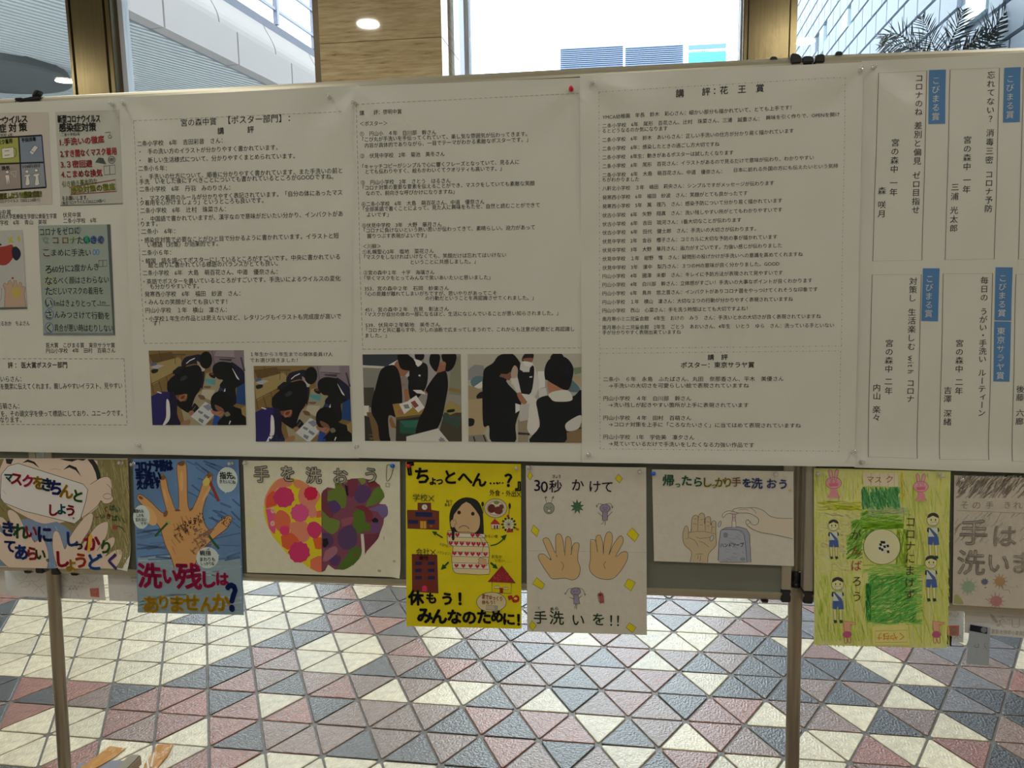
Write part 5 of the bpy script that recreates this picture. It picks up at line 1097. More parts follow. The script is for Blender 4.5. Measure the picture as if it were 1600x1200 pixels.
p.text(130,650,262,650,'会社✕',50,IK,off=.0,**kw); p.text(270,652,360,664,'ハクション！',24,IK,off=.0,**kw); p.text(150,690,214,690,'会社',30,IK,off=.03,**kw); p.text(290,598,356,616,'けほけほ…',24,IK,off=.0,**kw); p.text(588,545,676,548,'からい咳',24,IK,off=.01,**kw); p.text(636,682,706,684,'おなか',26,IK,off=.01,**kw); p.text(660,708,768,712,'いたい……',24,IK,off=.01,**kw)
for x,y,c,s_ in ((130,958,'休',104),(232,960,'も',80),(338,965,'う',92),(424,965,'！',104),(190,1075,'み',112),(286,1082,'ん',110),(388,1085,'な',104),(486,1088,'の',104),(585,1085,'た',104),(672,1082,'め',92),(752,1100,'に',92),(816,1105,'！',96)): p.char(x,y,c,s_,IK,0,.06,'lettering',1,84)
p.done()
# thirty seconds
p = Sheet('child_poster', 'white portrait poster with two open palms and small purple germs', 'poster', [(821.6,727.4),(1009.6,730.5),(1010.8,992.3),(823.8,986.7)], .011, m_grey, group=GP); p.fr(810,710,4.138)
HF = (168,144,104)
p.part = 'drawn_palm#1'
ha = [(222,805),(190,770),(150,710),(128,665),(138,645),(165,645),(190,665),(212,682),(185,620),(160,560),(168,542),(195,545),(222,600),(241,640),(240,572),(242,526),(260,513),(278,525),(292,575),(299,640),(304,585),(307,542),(320,530),(338,545),(344,600),(342,645),(350,592),(368,572),(390,575),(392,600),(385,640),(385,690),(400,735),(388,790),(350,812),(300,800)]
p.poly(ha,HF,smooth=3); p.line(ha,3.2,K,smooth=3,close=True)
p.part = 'drawn_palm#2'
hb = [(590,808),(520,800),(470,765),(458,720),(465,680),(466,560),(478,552),(500,562),(512,630),(500,550),(510,525),(530,525),(545,570),(550,645),(552,580),(565,520),(585,500),(605,515),(606,570),(585,650),(610,590),(640,545),(662,526),(678,545),(672,580),(628,662),(665,635),(695,628),(708,650),(695,700),(640,780)]
p.poly(hb,HF,smooth=3); p.line(hb,3.2,K,smooth=3,close=True)
p.line([(278,695),(292,720),(280,750)],3,K,smooth=4); p.line([(566,692),(552,712),(562,740)],3,K,smooth=4)
for q in ((245,648,250,665),(300,640,302,656),(342,640,338,650),(205,672,212,684)): p.line([q[:2],q[2:]],3.2,K)
p.part = 'yellow_diamonds'
YL = (182,172,24)
for q in ([(58,140),(75,110),(92,138),(76,166)],[(625,155),(648,128),(672,155),(654,186)],[(82,495),(98,456),(134,490),(120,532)],[(702,516),(735,473),(778,520),(752,565)],[(92,838),(118,796),(170,840),(154,872)],[(684,848),(710,803),(755,828),(728,884)],[(70,1110),(86,1074),(116,1104),(94,1140)],[(696,1120),(718,1088),(762,1118),(738,1152)]):
    p.poly(q,YL); p.line(q,3,K,close=True)
p.part = 'drawn_germ#1'
p.ell(198,348,34,36,(104,108,100),outline=K,ow=3); p.line([(182,312),(174,280)],2.5,K); p.line([(212,312),(222,280)],2.5,K); p.poly([(168,285),(176,268),(186,280)],(110,84,70)); p.poly([(214,282),(228,266),(230,284)],(110,84,70)); p.line([(180,340),(192,346)],3,K); p.line([(205,346),(216,340)],3,K); p.ell(198,364,12,10,(150,146,136),outline=K)
p.part = 'drawn_germ#2'
st = []
for k in range(18):
    a = 2*math.pi*k/18-.2; r = 48 if k % 2 == 0 else 24; st.append((380+r*math.cos(a)*.92,338+r*math.sin(a)))
p.poly(st,(52,92,64)); p.line(st,3,(26,40,28),close=True); p.line([(365,330),(376,342),(366,348)],2.5,K); p.line([(396,328),(386,340),(396,348)],2.5,K)
VI = (106,100,116)
p.part = 'drawn_germ#3'
p.ell(560,348,34,26,VI,outline=K,ow=3); p.poly([(544,372),(576,372),(576,426),(542,426)],VI); p.line([(544,372),(576,372),(576,426),(542,426)],3,K,close=True); p.line([(545,340),(556,348),(546,352)],2.5,K); p.line([(575,338),(564,346),(574,350)],2.5,K); p.line([(550,362),(560,356),(570,362)],2.5,K,smooth=3)
p.line([(545,324),(520,318),(505,334)],2.5,K,smooth=4); p.line([(565,320),(595,318),(608,340)],2.5,K,smooth=4); p.poly([(500,325),(512,335),(506,346)],(70,96,70)); p.poly([(600,335),(614,338),(606,352)],(70,96,70)); p.line([(544,402),(516,376)],3,K); p.line([(576,402),(606,370)],3,K); p.line([(553,426),(544,448),(532,450)],3,K); p.line([(562,426),(560,458)],3,K)
p.part = 'drawn_germ#4'
p.ell(370,886,32,24,VI,outline=K,ow=3); p.poly([(358,908),(386,908),(398,966),(358,966)],VI); p.line([(358,908),(386,908),(398,966),(358,966)],3,K,close=True); p.line([(354,880),(366,886),(356,892)],2.5,K); p.line([(386,878),(374,884),(384,890)],2.5,K); p.line([(360,902),(380,902)],2.5,K); p.line([(352,866),(325,870),(305,898)],2.5,K,smooth=4); p.line([(385,862),(415,872),(430,905)],2.5,K,smooth=4); p.poly([(296,896),(312,896),(304,908)],(90,84,84)); p.poly([(424,902),(438,900),(432,914)],(90,84,84)); p.line([(358,934),(332,924)],3,K); p.line([(390,930),(410,912)],3,K); p.line([(370,966),(364,996)],3,K); p.line([(378,966),(376,1000)],3,K)
p.part = 'drawn_germ#5'
p.ell(532,908,18,14,(140,66,66)); p.poly([(518,912),(545,905),(552,955),(528,958)],(140,66,66)); p.line([(514,910),(518,940),(528,958),(552,955),(546,905),(532,894),(518,900)],2.5,(90,40,40),smooth=3,close=True); p.line([(532,894),(532,880)],2,(100,50,50)); p.line([(545,918),(560,916)],2,(100,50,50)); p.line([(530,958),(526,970)],2,(100,50,50)); p.line([(548,955),(558,966)],2,(100,50,50)); p.ell(530,908,8,5,(60,20,24))
PU_ = (38,28,58); GN = (34,66,46); kw = dict(part='lettering', layer=70)
for x,y,c,s_ in ((122,196,'3',104),(168,205,'0',104),(240,205,'秒',88),(300,205,'',88),(385,196,'か',86),(495,206,'け',86),(574,208,'て',84)): p.char(x,y,c,s_,PU_,0,.012,**kw) if c else None
p.text(222,142,272,142,'びょう',26,PU_,off=.02,**kw)
for x,y,c,s_ in ((142,1052,'手',92),(248,1055,'洗',98),(388,1068,'い',92),(518,1064,'を',92),(600,1072,'！',92),(644,1074,'！',92)): p.char(x,y,c,s_,GN,0,.012,**kw)
p.text(205,1000,258,994,'あら',26,GN,off=.02,**kw); p.char(132,992,'て',20,GN,0,.02,**kw); p.line([(60,622),(828,634)],1.6,(118,114,106),layer=3)
p.done()
# soap pump
p = Sheet('child_poster', 'white landscape poster of a hand pressing a blue soap dispenser', 'poster', [(1018.8,733.5),(1239.6,736.5),(1240.6,884.6),(1021.9,876.7)], .0105, m_grey, group=GP); p.fr(1000,710,4.8)
p.part = 'drawn_hand#1'
ps = [(375,808),(385,730),(335,680),(320,620),(330,560),(345,535),(360,550),(365,585),(382,575),(385,520),(395,470),(420,455),(436,470),(436,500),(440,460),(460,440),(484,455),(484,520),(490,480),(515,465),(530,480),(530,530),(540,505),(558,498),(570,515),(568,590),(572,650),(565,690),(515,745),(508,810)]
p.poly(ps,(148,136,112),smooth=3); p.line(ps,3.4,K,smooth=3)
for q in ([(366,585),(440,578),(500,582),(568,598)],[(366,625),(410,645),(438,690)],[(420,618),(450,630),(525,622)],[(440,650),(480,665),(516,695)],[(384,520),(386,572)],[(436,490),(432,572)],[(488,490),(490,575)],[(538,520),(538,580)],[(420,748),(472,746)],[(436,760),(434,785)],[(456,756),(450,802)],[(405,485),(425,483)],[(400,520),(425,524)],[(452,490),(475,488)],[(450,528),(472,528)],[(500,508),(520,506)],[(500,535),(520,536)],[(542,545),(560,545)],[(362,585),(362,620),(345,635)]): p.line(q,2.6,K,smooth=3)
p.ell(538,628,12,22,(128,132,136),rot=20,outline=K); p.ell(597,522,10,24,(128,132,136),rot=20,outline=K)
p.part = 'drawn_dispenser'
bt = [(585,790),(592,660),(605,570),(640,550),(740,542),(800,560),(822,600),(832,808),(780,808),(600,808)]
p.poly(bt,(112,116,128)); p.line(bt,3.4,K,close=True); p.line([(608,565),(680,562),(750,572),(782,610),(802,806)],3,K,smooth=4); p.poly([(610,566),(745,572),(780,612),(800,806),(590,804),(596,660)],(118,122,132)); p.scrib((610,580,780,800),(106,112,128),5,40,ang=20,seed=5,length=.2); p.ell(642,605,18,20,(96,102,122)); p.ell(770,785,20,14,(100,104,122))
p.poly([(690,546),(690,500),(718,500),(720,546)],(150,146,138)); p.line([(690,546),(690,500),(718,500),(720,546)],3,K,close=True); p.poly([(694,446),(714,446),(716,500),(692,500)],(144,128,136)); p.line([(694,446),(692,500)],3,K); p.line([(714,446),(716,500)],3,K); p.line([(693,474),(715,474)],2.6,K)
p.ell(704,437,34,10,(146,130,134),outline=K); p.poly([(690,425),(660,424),(630,438),(616,460),(626,472),(646,450),(672,440)],(150,146,138)); p.line([(690,425),(660,424),(630,438),(616,460),(626,472),(646,450),(672,440)],3,K,smooth=3)
p.part = 'drawn_hand#2'
arm = [(1145,480),(1040,478),(975,462),(930,425),(865,400),(790,402),(735,402),(700,412),(700,425),(740,438),(810,440),(850,455),(885,478),(890,505),(870,528),(840,525),(825,505),(805,488),(795,500),(800,525),(845,560),(910,585),(1000,600),(1145,632)]
p.poly(arm,(150,143,132),smooth=3); p.line(arm,3.2,K,smooth=3)
for q in ([(830,402),(862,425),(868,445)],[(740,415),(790,412),(815,420)],[(805,492),(828,505),(805,525)]): p.line(q,2.4,K,smooth=3)
p.text(602,680,778,676,'ハンドソープ',40,(30,32,34),part='lettering',layer=70,off=.01)
kw = dict(part='lettering')
for x,y,c,s_,cg,ck in ((212,193,'帰',92,(96,130,104),(26,54,38)),(283,225,'っ',52,(104,134,108),(26,54,38)),(350,195,'た',88,(96,130,104),(26,54,38)),(436,205,'ら',84,(100,134,104),(26,54,38)),(508,208,'し',84,(172,164,80),(60,60,40)),(556,232,'っ',48,(172,164,80),(60,60,40)),(602,208,'か',84,(172,164,84),(70,66,40)),(658,208,'り',84,(172,164,84),(90,80,40)),(722,205,'手',78,(164,150,130),(70,54,44)),(800,212,'を',76,(84,94,140),(24,30,66)),(876,216,'洗',88,(104,112,146),(30,34,66)),(988,218,'お',84,(110,118,150),(30,34,70)),(1072,222,'う',84,(104,110,150),(40,42,80))):
    p.char(x,y,c,s_,cg,0,.055,layer=60,**kw); p.char(x,y,c,s_,ck,0,-.004,layer=66,**kw)
p.ell(1125,268,12,10,(164,154,104),layer=40)
p.done()
# green football poster
p = Sheet('child_poster', 'green crayon poster of a football pitch with players and pink rabbits', 'poster', [(1271.7,731.3),(1485.5,736.2),(1479.3,1013.3),(1272.2,1007.5)], .0125, pap('crayoned_green_paper', (150,154,98), noise=.12, nscale=14), group=GP); p.fr(1260,710,3.4286); p.sat = -.04
kx = dict(ang=82)
p.scrib((46,88,765,1030),(150,158,90),4,620,seed=1,length=.16,ang=86); p.scrib((46,88,765,1030),(140,150,66),4,420,seed=31,length=.14,ang=84); p.scrib((60,240,300,640),(160,162,104),4,180,seed=2,length=.3,ang=12); p.scrib((520,180,760,1010),(134,148,66),4,240,seed=3,length=.2,ang=84); p.scrib((60,250,300,300),(136,146,44),5,50,seed=4,length=.5,ang=0); p.scrib((50,650,330,1000),(126,144,60),4,200,seed=24,length=.25,ang=84)
for a_, sd in (((215,420,300,560),5),((240,350,370,460),35),((290,300,430,400),36)): p.scrib(a_,(90,132,52),5,110,seed=sd,length=.5,ang=-42)
p.scrib((300,320,520,400),(100,138,50),4,120,seed=6,length=.5,ang=-6); p.scrib((300,370,520,398),(86,126,26),5,40,seed=46,length=.6,ang=-5); p.scrib((480,400,545,820),(110,136,44),5,200,seed=7,length=.2,ang=86)
p.scrib((330,620,620,910),(84,134,62),4,420,seed=8,length=.26,ang=-6); p.scrib((330,650,590,900),(66,122,54),4,420,seed=9,length=.24,ang=-30); p.scrib((318,690,345,890),(46,102,46),5,60,seed=10,length=.3,ang=88); p.scrib((300,590,640,640),(112,142,66),4,60,seed=48,length=.3,ang=-8)
p.scrib((296,175,500,295),(66,120,72),5,260,seed=11,length=.28,ang=80); p.scrib((310,200,490,280),(54,106,62),4,120,seed=51,length=.25,ang=76); p.scrib((330,285,560,330),(122,138,100),3,60,seed=12,length=.4,ang=0)
p.poly([(302,95),(488,98),(492,172),(305,168)], (156,142,122), layer=30); p.scrib((295,92,306,170),(170,150,50),5,10,seed=13,length=.4,ang=88); p.scrib((505,92,516,260),(150,140,40),5,16,seed=14,length=.3,ang=88)
for x in (345,392,438,470): p.line([(x,100),(x,168)],1.5,(120,96,86),layer=34)
kw = dict(part='lettering', layer=70)
p.char(342,132,'マ',42,(104,52,46),0,.0,**kw); p.char(384,135,'ス',42,(104,52,46),0,.0,**kw); p.char(444,132,'ク',46,(104,52,46),0,.0,**kw)
p.part = 'drawn_ball'
p.ell(404,494,98,95,(156,150,118),outline=(66,84,40),ow=3,n=40,layer=40); p.ell(414,498,32,32,(156,152,140),layer=44)
for x,y in ((396,483),(417,494),(404,510),(436,521),(392,503),(434,490),(414,471),(402,470)): p.poly([(x-8,y-6),(x+6,y-8),(x+9,y+5),(x-2,y+8)],(22,22,22),layer=48)
def kid(x,y,s_,flip=1,seedy=0,arms=True):
    q = lambda a,b: (x+a*s_*flip, y+b*s_)
    p.ell(*q(0,0),32*s_,31*s_,(168,156,104),outline=(90,80,60),ow=2.4,layer=50); p.poly([q(-30,-10),q(-24,-30),q(0,-40),q(24,-32),q(31,-12),q(0,-24)],(40,38,40),layer=53,smooth=3)
    p.ell(*q(-10,-2),3,6,(24,24,26),layer=54,n=8); p.ell(*q(14,-2),3,6,(24,24,26),layer=54,n=8); p.poly([q(-14,12),q(20,10),q(18,26),q(-10,26)],(166,158,132),layer=54); p.line([q(-14,12),q(20,10),q(18,26),q(-10,26)],1.6,(80,72,60),layer=56,close=True)
    p.poly([q(-24,40),q(24,40),q(28,90),q(-24,90)],(140,146,142),layer=50); p.poly([q(-24,40),q(-14,40),q(24,78),q(26,90),q(10,90)],(52,66,98),layer=52); p.poly([q(-30,42),q(-22,38),q(-22,66),q(-32,64)],(26,34,54),layer=52); p.poly([q(24,38),q(32,44),q(34,62),q(26,64)],(26,34,54),layer=52)
    p.poly([q(-25,88),q(28,88),q(34,132),q(6,134),q(2,112),q(-4,134),q(-26,130)],(46,64,108),layer=53)
    for a in (-15,16): p.poly([q(a-7,130),q(a+7,130),q(a+9,192),q(a-3,192)],(164,150,104),layer=50); p.line([q(a-7,130),q(a-3,192)],1.6,(90,80,60),layer=54); p.line([q(a+7,130),q(a+9,192)],1.6,(90,80,60),layer=54); p.poly([q(a-6,190),q(a+10,190),q(a+14,204),q(a-2,208)],(28,48,34),layer=55)
    for sg in (-1,1): p.line([q(sg*30,60),q(sg*40,100),q(sg*34,118)],5,(160,146,100),layer=52,smooth=3)
for i_, k_ in enumerate(((144,382,.86),(677,352,1.0),(666,580,1.0),(166,696,1.0))):
    p.part = 'drawn_player#%d' % i_; kid(*k_)
def rabbit(x,y,s_,col=(156,108,112)):
    dk = (110,52,72)
    for a in (-1,1):
        e = [(x+a*14*s_,y-16*s_),(x+a*26*s_,y-60*s_),(x+a*18*s_,y-72*s_),(x+a*8*s_,y-60*s_),(x+a*5*s_,y-18*s_)]; p.poly(e,col,layer=50,smooth=3); p.line(e,2,dk,layer=54,close=True,smooth=3)
    p.ell(x,y,42*s_,30*s_,col,outline=dk,ow=2.2,layer=52); p.poly([(x-26*s_,y+2),(x+26*s_,y),(x+24*s_,y+18*s_),(x-22*s_,y+20*s_)],(140,70,92),layer=55); p.line([(x-18*s_,y-8*s_),(x-6*s_,y-2*s_)],2.4,dk,layer=58); p.line([(x+18*s_,y-8*s_),(x+6*s_,y-2*s_)],2.4,dk,layer=58)
    p.poly([(x-14*s_,y+30*s_),(x+14*s_,y+30*s_),(x+26*s_,y+66*s_),(x+34*s_,y+78*s_),(x-34*s_,y+78*s_),(x-20*s_,y+60*s_)],(160,96,104),layer=50,smooth=2)
p.part = 'drawn_rabbit#1'; rabbit(145,152,1.0); p.part = 'drawn_rabbit#2'; rabbit(612,172,.95)
for x in (216,694):
    p.part = 'drawn_rabbit#%d' % x
    p.poly([(x-18,892),(x+44,900),(x+44,910),(x+18,910),(x+18,950),(x-14,946)],(150,110,92),layer=50); p.line([(x-18,892),(x+44,900),(x+44,910),(x+18,910),(x+18,950),(x-14,946)],2,(110,60,60),layer=54,close=True); p.ell(x+2,964,24,18,(120,56,84),layer=52); p.line([(x-14,975),(x-12,1008),(x,1008),(x+2,984),(x+10,1008),(x+22,1006),(x+20,975)],3,(120,60,66),layer=56,smooth=3)
p.poly([(350,920),(545,912),(552,1022),(355,1020)],(152,150,88),layer=40); p.scrib((350,915,366,1020),(172,160,44),7,12,seed=15,length=.5,ang=88); p.scrib((542,912,552,1026),(172,160,44),7,12,seed=16,length=.5,ang=88); p.line([(368,945),(540,940),(540,1004),(370,1006)],2.5,(140,90,56),layer=50,close=True)
for x,c in ((398,'け'),(430,'ち'),(468,'や'),(510,'く')): p.char(x,975,c,50,(150,84,34),180,0,'lettering',1,70)
for t,x0,y0,x1,y1 in (('コロナにまけず',557,360,553,750),('がんばろう',266,430,270,760)):
    n = len(t)
    for i,c in enumerate(t): p.char(x0+(x1-x0)*i/(n-1), y0+(y1-y0)*i/(n-1), c, 66, (50,36,34) if t[0] != 'が' or i in (0,3,4) else (104,40,30), 0, .0, 'lettering', .9, 72)
p.done()
# pencil poster at the right edge
p = Sheet('child_poster', 'grey pencil-shaded poster with outlined lettering and pale germs, right edge', 'poster', [(1491,742.7),(1672,749),(1676,956),(1488.4,944.8)], .0105, pap('pencil_grey_paper', (138,133,124)), group=GP); p.fr(1480,730,5.2167)
p.scrib((70,70,900,250),(112,106,98),9,170,seed=1,length=.18,ang=-55); p.scrib((90,90,500,220),(92,88,82),8,60,seed=2,length=.2,ang=-52); p.scrib((60,370,900,620),(126,121,112),7,120,seed=3,length=.12,ang=-50)
kw = dict(part='lettering')
for x,c,s_ in ((140,'そ',80),(238,'の',80),(345,'手',70),(490,'き',70),(575,'れ',74),(660,'い',74),(740,'に',70)): p.char(x,308,c,s_,(104,100,92),0,.0,layer=60,**kw)
p.line([(75,352),(900,384)],2.5,(98,94,88),layer=60)
for x,y,c,s_,ck in ((215,530,'手',240,(44,42,42)),(470,560,'は',215,(92,88,82)),(195,775,'洗',235,(54,54,56)),(420,780,'い',205,(40,42,50)),(615,780,'ま',215,(112,106,98)),(800,790,'す',200,(100,96,90))): p.char(x,y,c,s_,ck,0,.026,layer=62,**kw); p.char(x,y,c,s_,(132,127,118),0,.006,layer=66,**kw)
def germ(x,y,r,c,n=11,sp=1.5):
    p.ell(x,y,r,r*.9,c,layer=50)
    for k in range(n):
        a = 2*math.pi*k/n; p.line([(x+r*.8*math.cos(a),y+r*.8*math.sin(a)),(x+r*sp*math.cos(a),y+r*sp*math.sin(a))],5,c,layer=51)
p.part = 'drawn_germs'
germ(172,972,50,(104,122,104)); germ(305,932,24,(74,78,104),9,1.3); germ(430,930,42,(142,116,84)); p.line([(440,965),(460,1000),(500,1000),(512,1030)],3.5,(116,100,80),smooth=4); germ(400,1090,46,(140,96,98)); p.line([(312,1072),(360,1100)],4,(110,76,80)); p.ell(312,980,8,5,(80,76,76)); p.poly([(58,1040),(90,1040),(130,1100),(120,1118),(52,1110)],(128,132,88),smooth=3); p.line([(558,960),(580,978)],3,(90,110,110))
p.done()
# ---- papers pinned on the far side, hanging below the boards
GB = 'sheets hanging behind the lower edge of the boards'
m_back = pap('thin_backlit_paper', (180,177,168))
PC_ = (112,112,108)
def back(name, label, q, z=-.036): return Sheet(name, label, 'sheet', q, z, m_back, group=GB)
p = back('back_sheet', 'pale sheet hanging behind the left board at the picture edge', [(-60,860),(4,861),(11,928),(-60,925)]); p.done()
p = back('back_sheet', 'pale sheet with pencil figures and a red square stamp, behind the left pole', [(5,862),(158,866),(165,938),(11,931)], -.058); p.fr(0,880,6.957)
for q in ([(150,100),(180,170),(240,190),(290,150),(305,110)],[(210,230),(260,200),(330,200),(300,250),(230,260)],[(330,180),(400,200),(450,150)],[(340,190),(420,260),(480,230)],[(420,260),(360,320)],[(430,270),(480,330)],[(870,140),(920,160),(900,200),(960,230),(975,200)],[(940,140),(970,200),(1030,190),(1055,150)],[(670,240),(720,250),(760,270),(700,330)],[(780,300),(760,370)],[(820,300),(860,370)],[(660,130),(740,200)]): p.line(q,3,PC_,smooth=4)
p.text(790,205,910,220,'元気にして',26,(96,96,94),part='lettering',mirror=True); p.text(760,250,900,252,'しんせつ',26,(86,86,86),part='lettering',mirror=True); p.text(745,280,845,278,'五年生',26,(80,80,80),part='lettering',mirror=True)
ST = (176,92,82)
p.poly([(975,275),(1075,268),(1082,372),(985,362)],ST); p.char(1028,320,'印',84,(158,136,124),0,.02,'lettering',1,40,True); p.done()
p = back('back_sheet', 'pale blank sheet hanging behind the middle board beside the blue hand poster', [(166,866),(260,868),(260,942),(171,938.5)]); p.fr(0,880,6.957); p.line([(1350,330),(1400,318),(1450,340),(1400,370)],2.4,PC_,smooth=3); p.text(1420,160,1490,160,'学校',24,(110,112,104),part='lettering',mirror=True); p.text(1425,195,1490,195,'三年',24,(110,112,104),part='lettering',mirror=True); p.done()
p = back('back_sheet', 'pale sheet with a red stamp hanging behind the right board by the green poster', [(1440,900),(1508,903),(1505,1004),(1437,997)], -.058); p.fr(1470,930,9.231)
p.line([(95,352),(255,360)],3,PC_); p.line([(180,290),(215,310),(250,280),(255,250)],5,(110,104,104),smooth=4); p.text(110,272,165,280,'う',60,(110,104,104),part='lettering',mirror=True); p.poly([(92,440),(265,436),(262,580),(92,590)],(172,104,92)); p.char(180,512,'賞',130,(156,128,112),0,.02,'lettering',1,40,True); p.text(180,600,300,590,'水',90,(120,124,108),part='lettering',mirror=True); p.done()
p = back('back_sheet', 'pale sheet with mirrored lettering seen through, behind the right board', [(1508,904),(1680,910),(1680,1004),(1507,988.5)]); p.fr(1470,930,9.231)
q = [(712,275),(750,290),(800,350),(815,390),(790,395),(740,340)]; p.poly(q,(128,126,118),smooth=3); p.line(q,3,(100,98,94),smooth=3,close=True); p.ell(828,435,24,16,(128,126,118),outline=(100,98,94)); p.line([(735,422),(810,425)],3,(110,106,104))
p.line([(840,375),(890,340),(930,385)],6,(96,90,90)); p.line([(870,320),(905,305)],6,(90,86,86)); p.line([(850,360),(860,420),(900,455),(920,455)],6,(96,90,90),smooth=4); p.line([(960,350),(1030,352),(1030,460),(1060,465)],6,(96,90,90)); p.line([(1130,335),(1135,420),(1110,465),(1040,450)],6,(96,90,90),smooth=3); p.line([(840,300),(1200,325)],3,(110,106,104)); p.text(730,520,1300,560,'札幌南東小学校水道賞',78,(112,112,98),part='lettering',mirror=True); p.done()
# numbered card hanging by a black strip
p = Sheet('number_card', 'small grey-blue card with a mirrored 26 hanging below the right board', 'card', [(1515.5,975.5),(1547.5,981),(1545,1040.5),(1509.5,1036.5)], -.029, pap('bluegrey_card', (116,124,134), noise=.01)); p.fr(1470,930,9.231)
p.text(480,705,560,712,'6',150,(196,204,210),off=.012,part='lettering',mirror=True); p.text(612,728,682,735,'2',150,(196,204,210),off=.012,part='lettering',mirror=True)
p.poly([(425,422),(672,468),(668,560),(415,512)],(16,17,28),'black_strip',20); p.ell(620,500,44,42,(92,96,104),'strip_magnet',layer=40,outline=(60,62,70),ow=5); p.done()
o = plate('black_tab', [(1480,993),(1487.5,994.8),(1486.2,1010.5),(1484.5,1008.5),(1483.6,1008.8),(1480,1006)], -.05, -.053, m_black); tag(o, 'small black torn strip hanging beside the green poster, under the right board', 'strip')

# ------------------------------------------------------------------ push pins
m_clear = bpy.data.materials.new('clear_pin_plastic'); m_clear.use_nodes = True; nt = m_clear.node_tree; nt.nodes.clear(); L = nt.links
o_ = nt.nodes.new('ShaderNodeOutputMaterial'); x1 = nt.nodes.new('ShaderNodeMixShader'); x2 = nt.nodes.new('ShaderNodeMixShader'); tr_ = nt.nodes.new('ShaderNodeBsdfTransparent'); df_ = nt.nodes.new('ShaderNodeBsdfDiffuse'); gl_ = nt.nodes.new('ShaderNodeBsdfGlossy')
tr_.inputs[0].default_value = (.97,.97,.96,1); df_.inputs[0].default_value = (.9,.9,.88,1); gl_.inputs['Roughness'].default_value = .08; x1.inputs[0].default_value = .3; x2.inputs[0].default_value = .22
L.new(tr_.outputs[0], x1.inputs[1]); L.new(df_.outputs[0], x1.inputs[2]); L.new(x1.outputs[0], x2.inputs[1]); L.new(gl_.outputs[0], x2.inputs[2]); L.new(x2.outputs[0], o_.inputs[0])
m_blue = mat('blue_pin', seen((20,70,150)), .2); m_red = mat('red_pin', seen((150,24,38)), .25); m_steel = mat('steel', (180,180,180), .25, 1.0)
def pin(x, y, z, m, label, col, sc=1.0, tilt=(0,0)):
    z += .002
    c = np.array(pw(x, y, z)); n = ND+UD*tilt[0]+VD*tilt[1]; n = n/np.linalg.norm(n)
    t = thing('push_pin', label, 'push pin', tuple(c), col)
    V, Fc = lathe_v(c, n, [(0,.0048*sc),(.0012,.0050*sc),(.0018,.0030*sc),(.0035,.0026*sc),(.0085,.0030*sc),(.0095,.0042*sc),(.0115,.0043*sc),(.0122,.0036*sc)], 16); pyd('pin_head', V, Fc, m, t, True)
    V, Fc = lathe_v(c, -n, [(0,.0006),(.010,.0005),(.012,.0001)], 8); pyd('needle', V, Fc, m_steel, t, True)
CP = 'clear push pins'
for x,y,z,l in ((176,164,.0095,'at the top right of the far-left sheet of small posters'),(194,163,.0115,'at the top left of the tracksuit-photo sheet'),(515,152.5,.0115,'at the top right of the tracksuit-photo sheet'),(555,162,.015,'at the top left of the black-uniform-photo sheet'),(926,129.5,.018,'at the top left of the two-box comment sheet'),(1345,110,.018,'at the top right of the two-box comment sheet'),(1365,105.5,.0115,'at the top left of the verse sheet'),
 (218,696,.017,'at the bottom left of the tracksuit-photo sheet'),(558,697,.020,'at the bottom left of the black-uniform-photo sheet'),(920,710,.022,'at the bottom left of the two-box comment sheet'),(1333,706.5,.022,'at the bottom right of the two-box comment sheet'),(1345,722,.017,'at the bottom left of the verse sheet'),
 (191,724,.0105,'at the top right of the masked boy poster'),(209.5,724,.0125,'at the top left of the blue hand poster'),(362.5,724,.0125,'at the top right of the blue hand poster'),(384,723.5,.012,'at the top left of the heart poster'),(807,732,.014,'at the top right of the yellow poster'),(828,731,.0115,'at the top left of the two-palms poster'),(999,737,.0115,'at the top right of the two-palms poster'),
 (1211.5,740.5,.011,'at the top right of the soap dispenser poster'),(1278,740,.013,'at the top left of the green football poster'),(1469,741.5,.013,'at the top right of the green football poster'),(1502,748.5,.011,'at the top left of the grey pencil poster')):
    pin(x, y, z, m_clear, 'clear push pin ' + l, CP, 1.0, (random.uniform(-.3,.3), random.uniform(-.35,.2)))
pin(892.5,139.5,.0145,m_red,'red push pin at the top right of the black-uniform-photo sheet','coloured push pins',1.05); pin(639,728,.014,m_red,'red push pin at the top left of the yellow poster','coloured push pins',.95,(0,-.2))
pin(614,728,.012,m_blue,'blue push pin at the top right of the heart poster','coloured push pins',.95,(0,-.2)); pin(1021.5,740,.011,m_blue,'blue push pin at the top left of the soap dispenser poster','coloured push pins',.95,(-.2,-.2))

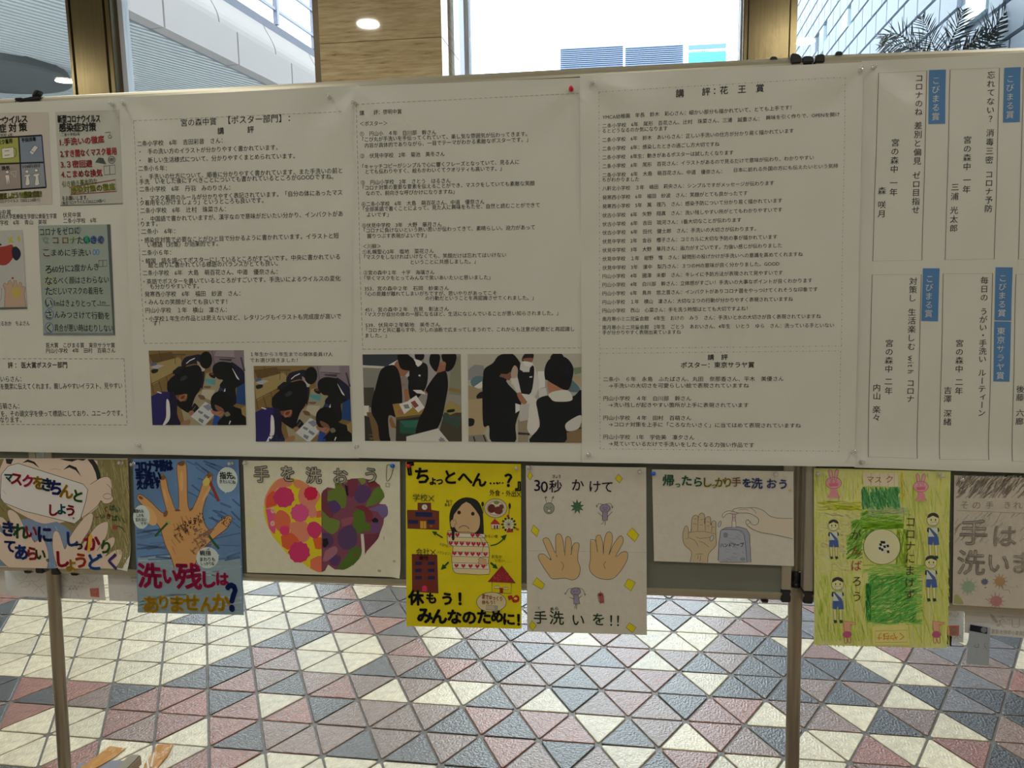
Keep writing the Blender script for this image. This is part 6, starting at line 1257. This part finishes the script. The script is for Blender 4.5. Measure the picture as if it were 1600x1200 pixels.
# ------------------------------------------------------------------ taped sheet on the floor
def fl(x, y, z=.0): return onZ(x, y, z)
m_tape = mat('brown_packing_tape', (196,142,72), .16, noise=.1, nscale=40, bump=.35, bscale=50, spec=.8)
m_lam = mat('grey_laminated_sheet', (140,144,156), .3, bump=.1, bscale=30)
def floor_piece(name, pts, m, z0, z1, parent=None, loc=None, wav=0.0):
    P = [fl(*q) for q in pts]; n = len(P); V = [(p_[0],p_[1],z0) for p_ in P]+[(p_[0],p_[1],z1+wav*((i*7)%3)) for i, p_ in enumerate(P)]
    Fc = [tuple(range(n)), tuple(range(2*n-1,n-1,-1))]+[(i,i+n,(i+1)%n+n,(i+1)%n) for i in range(n)]
    return pyd(name, V, Fc, m, parent, loc=loc)
pp = [(108,1238),(122,1194),(150,1191),(172,1189),(200,1190),(214,1197),(228,1240)]
o = floor_piece('floor_sheet', pp, m_lam, .0012, .0024, loc=tuple(fl(160,1220))); tag(o, 'grey laminated sheet taped flat on the tiles at the lower left', 'sheet')
o = floor_piece('tape_strip', [(118,1206),(142,1191),(172,1168.5),(197,1171),(173,1189),(160,1197),(130,1212)], m_tape, .003, .0042, loc=tuple(fl(160,1180)), wav=.0012); tag(o, 'shiny brown tape strip on the tiles, nearer the left pole', 'tape', 'brown tape strips on the floor')
o = floor_piece('tape_strip', [(222,1214),(226,1196),(239,1180),(246,1165),(271,1165),(262,1183),(247,1200),(240,1216)], m_tape, .003, .0042, loc=tuple(fl(250,1190)), wav=.0012); tag(o, 'shiny brown tape strip on the tiles, further from the left pole', 'tape', 'brown tape strips on the floor')
for a, b_, i in (((236,1202),(241,1180),0),((233,1210),(230,1191),1)):
    p0, p1 = fl(a[0],a[1]), fl(b_[0],b_[1]); V, Fc = lathe_v(np.array([p0[0],p0[1],.006]), np.array(p1)-np.array(p0), [(0,.003),(.01,.004),(np.linalg.norm(p1-p0),.003)], 8)
    o = pyd('tape_curl', V, Fc, mat('clear_tape', (235,228,214), .1, spec=1.0), loc=tuple(p0)); tag(o, 'thin clear tape curl standing on the brown tape strip, ' + ('larger one' if i == 0 else 'smaller one'), 'tape', 'clear tape curls')

bpy.data.objects.remove(_fo)
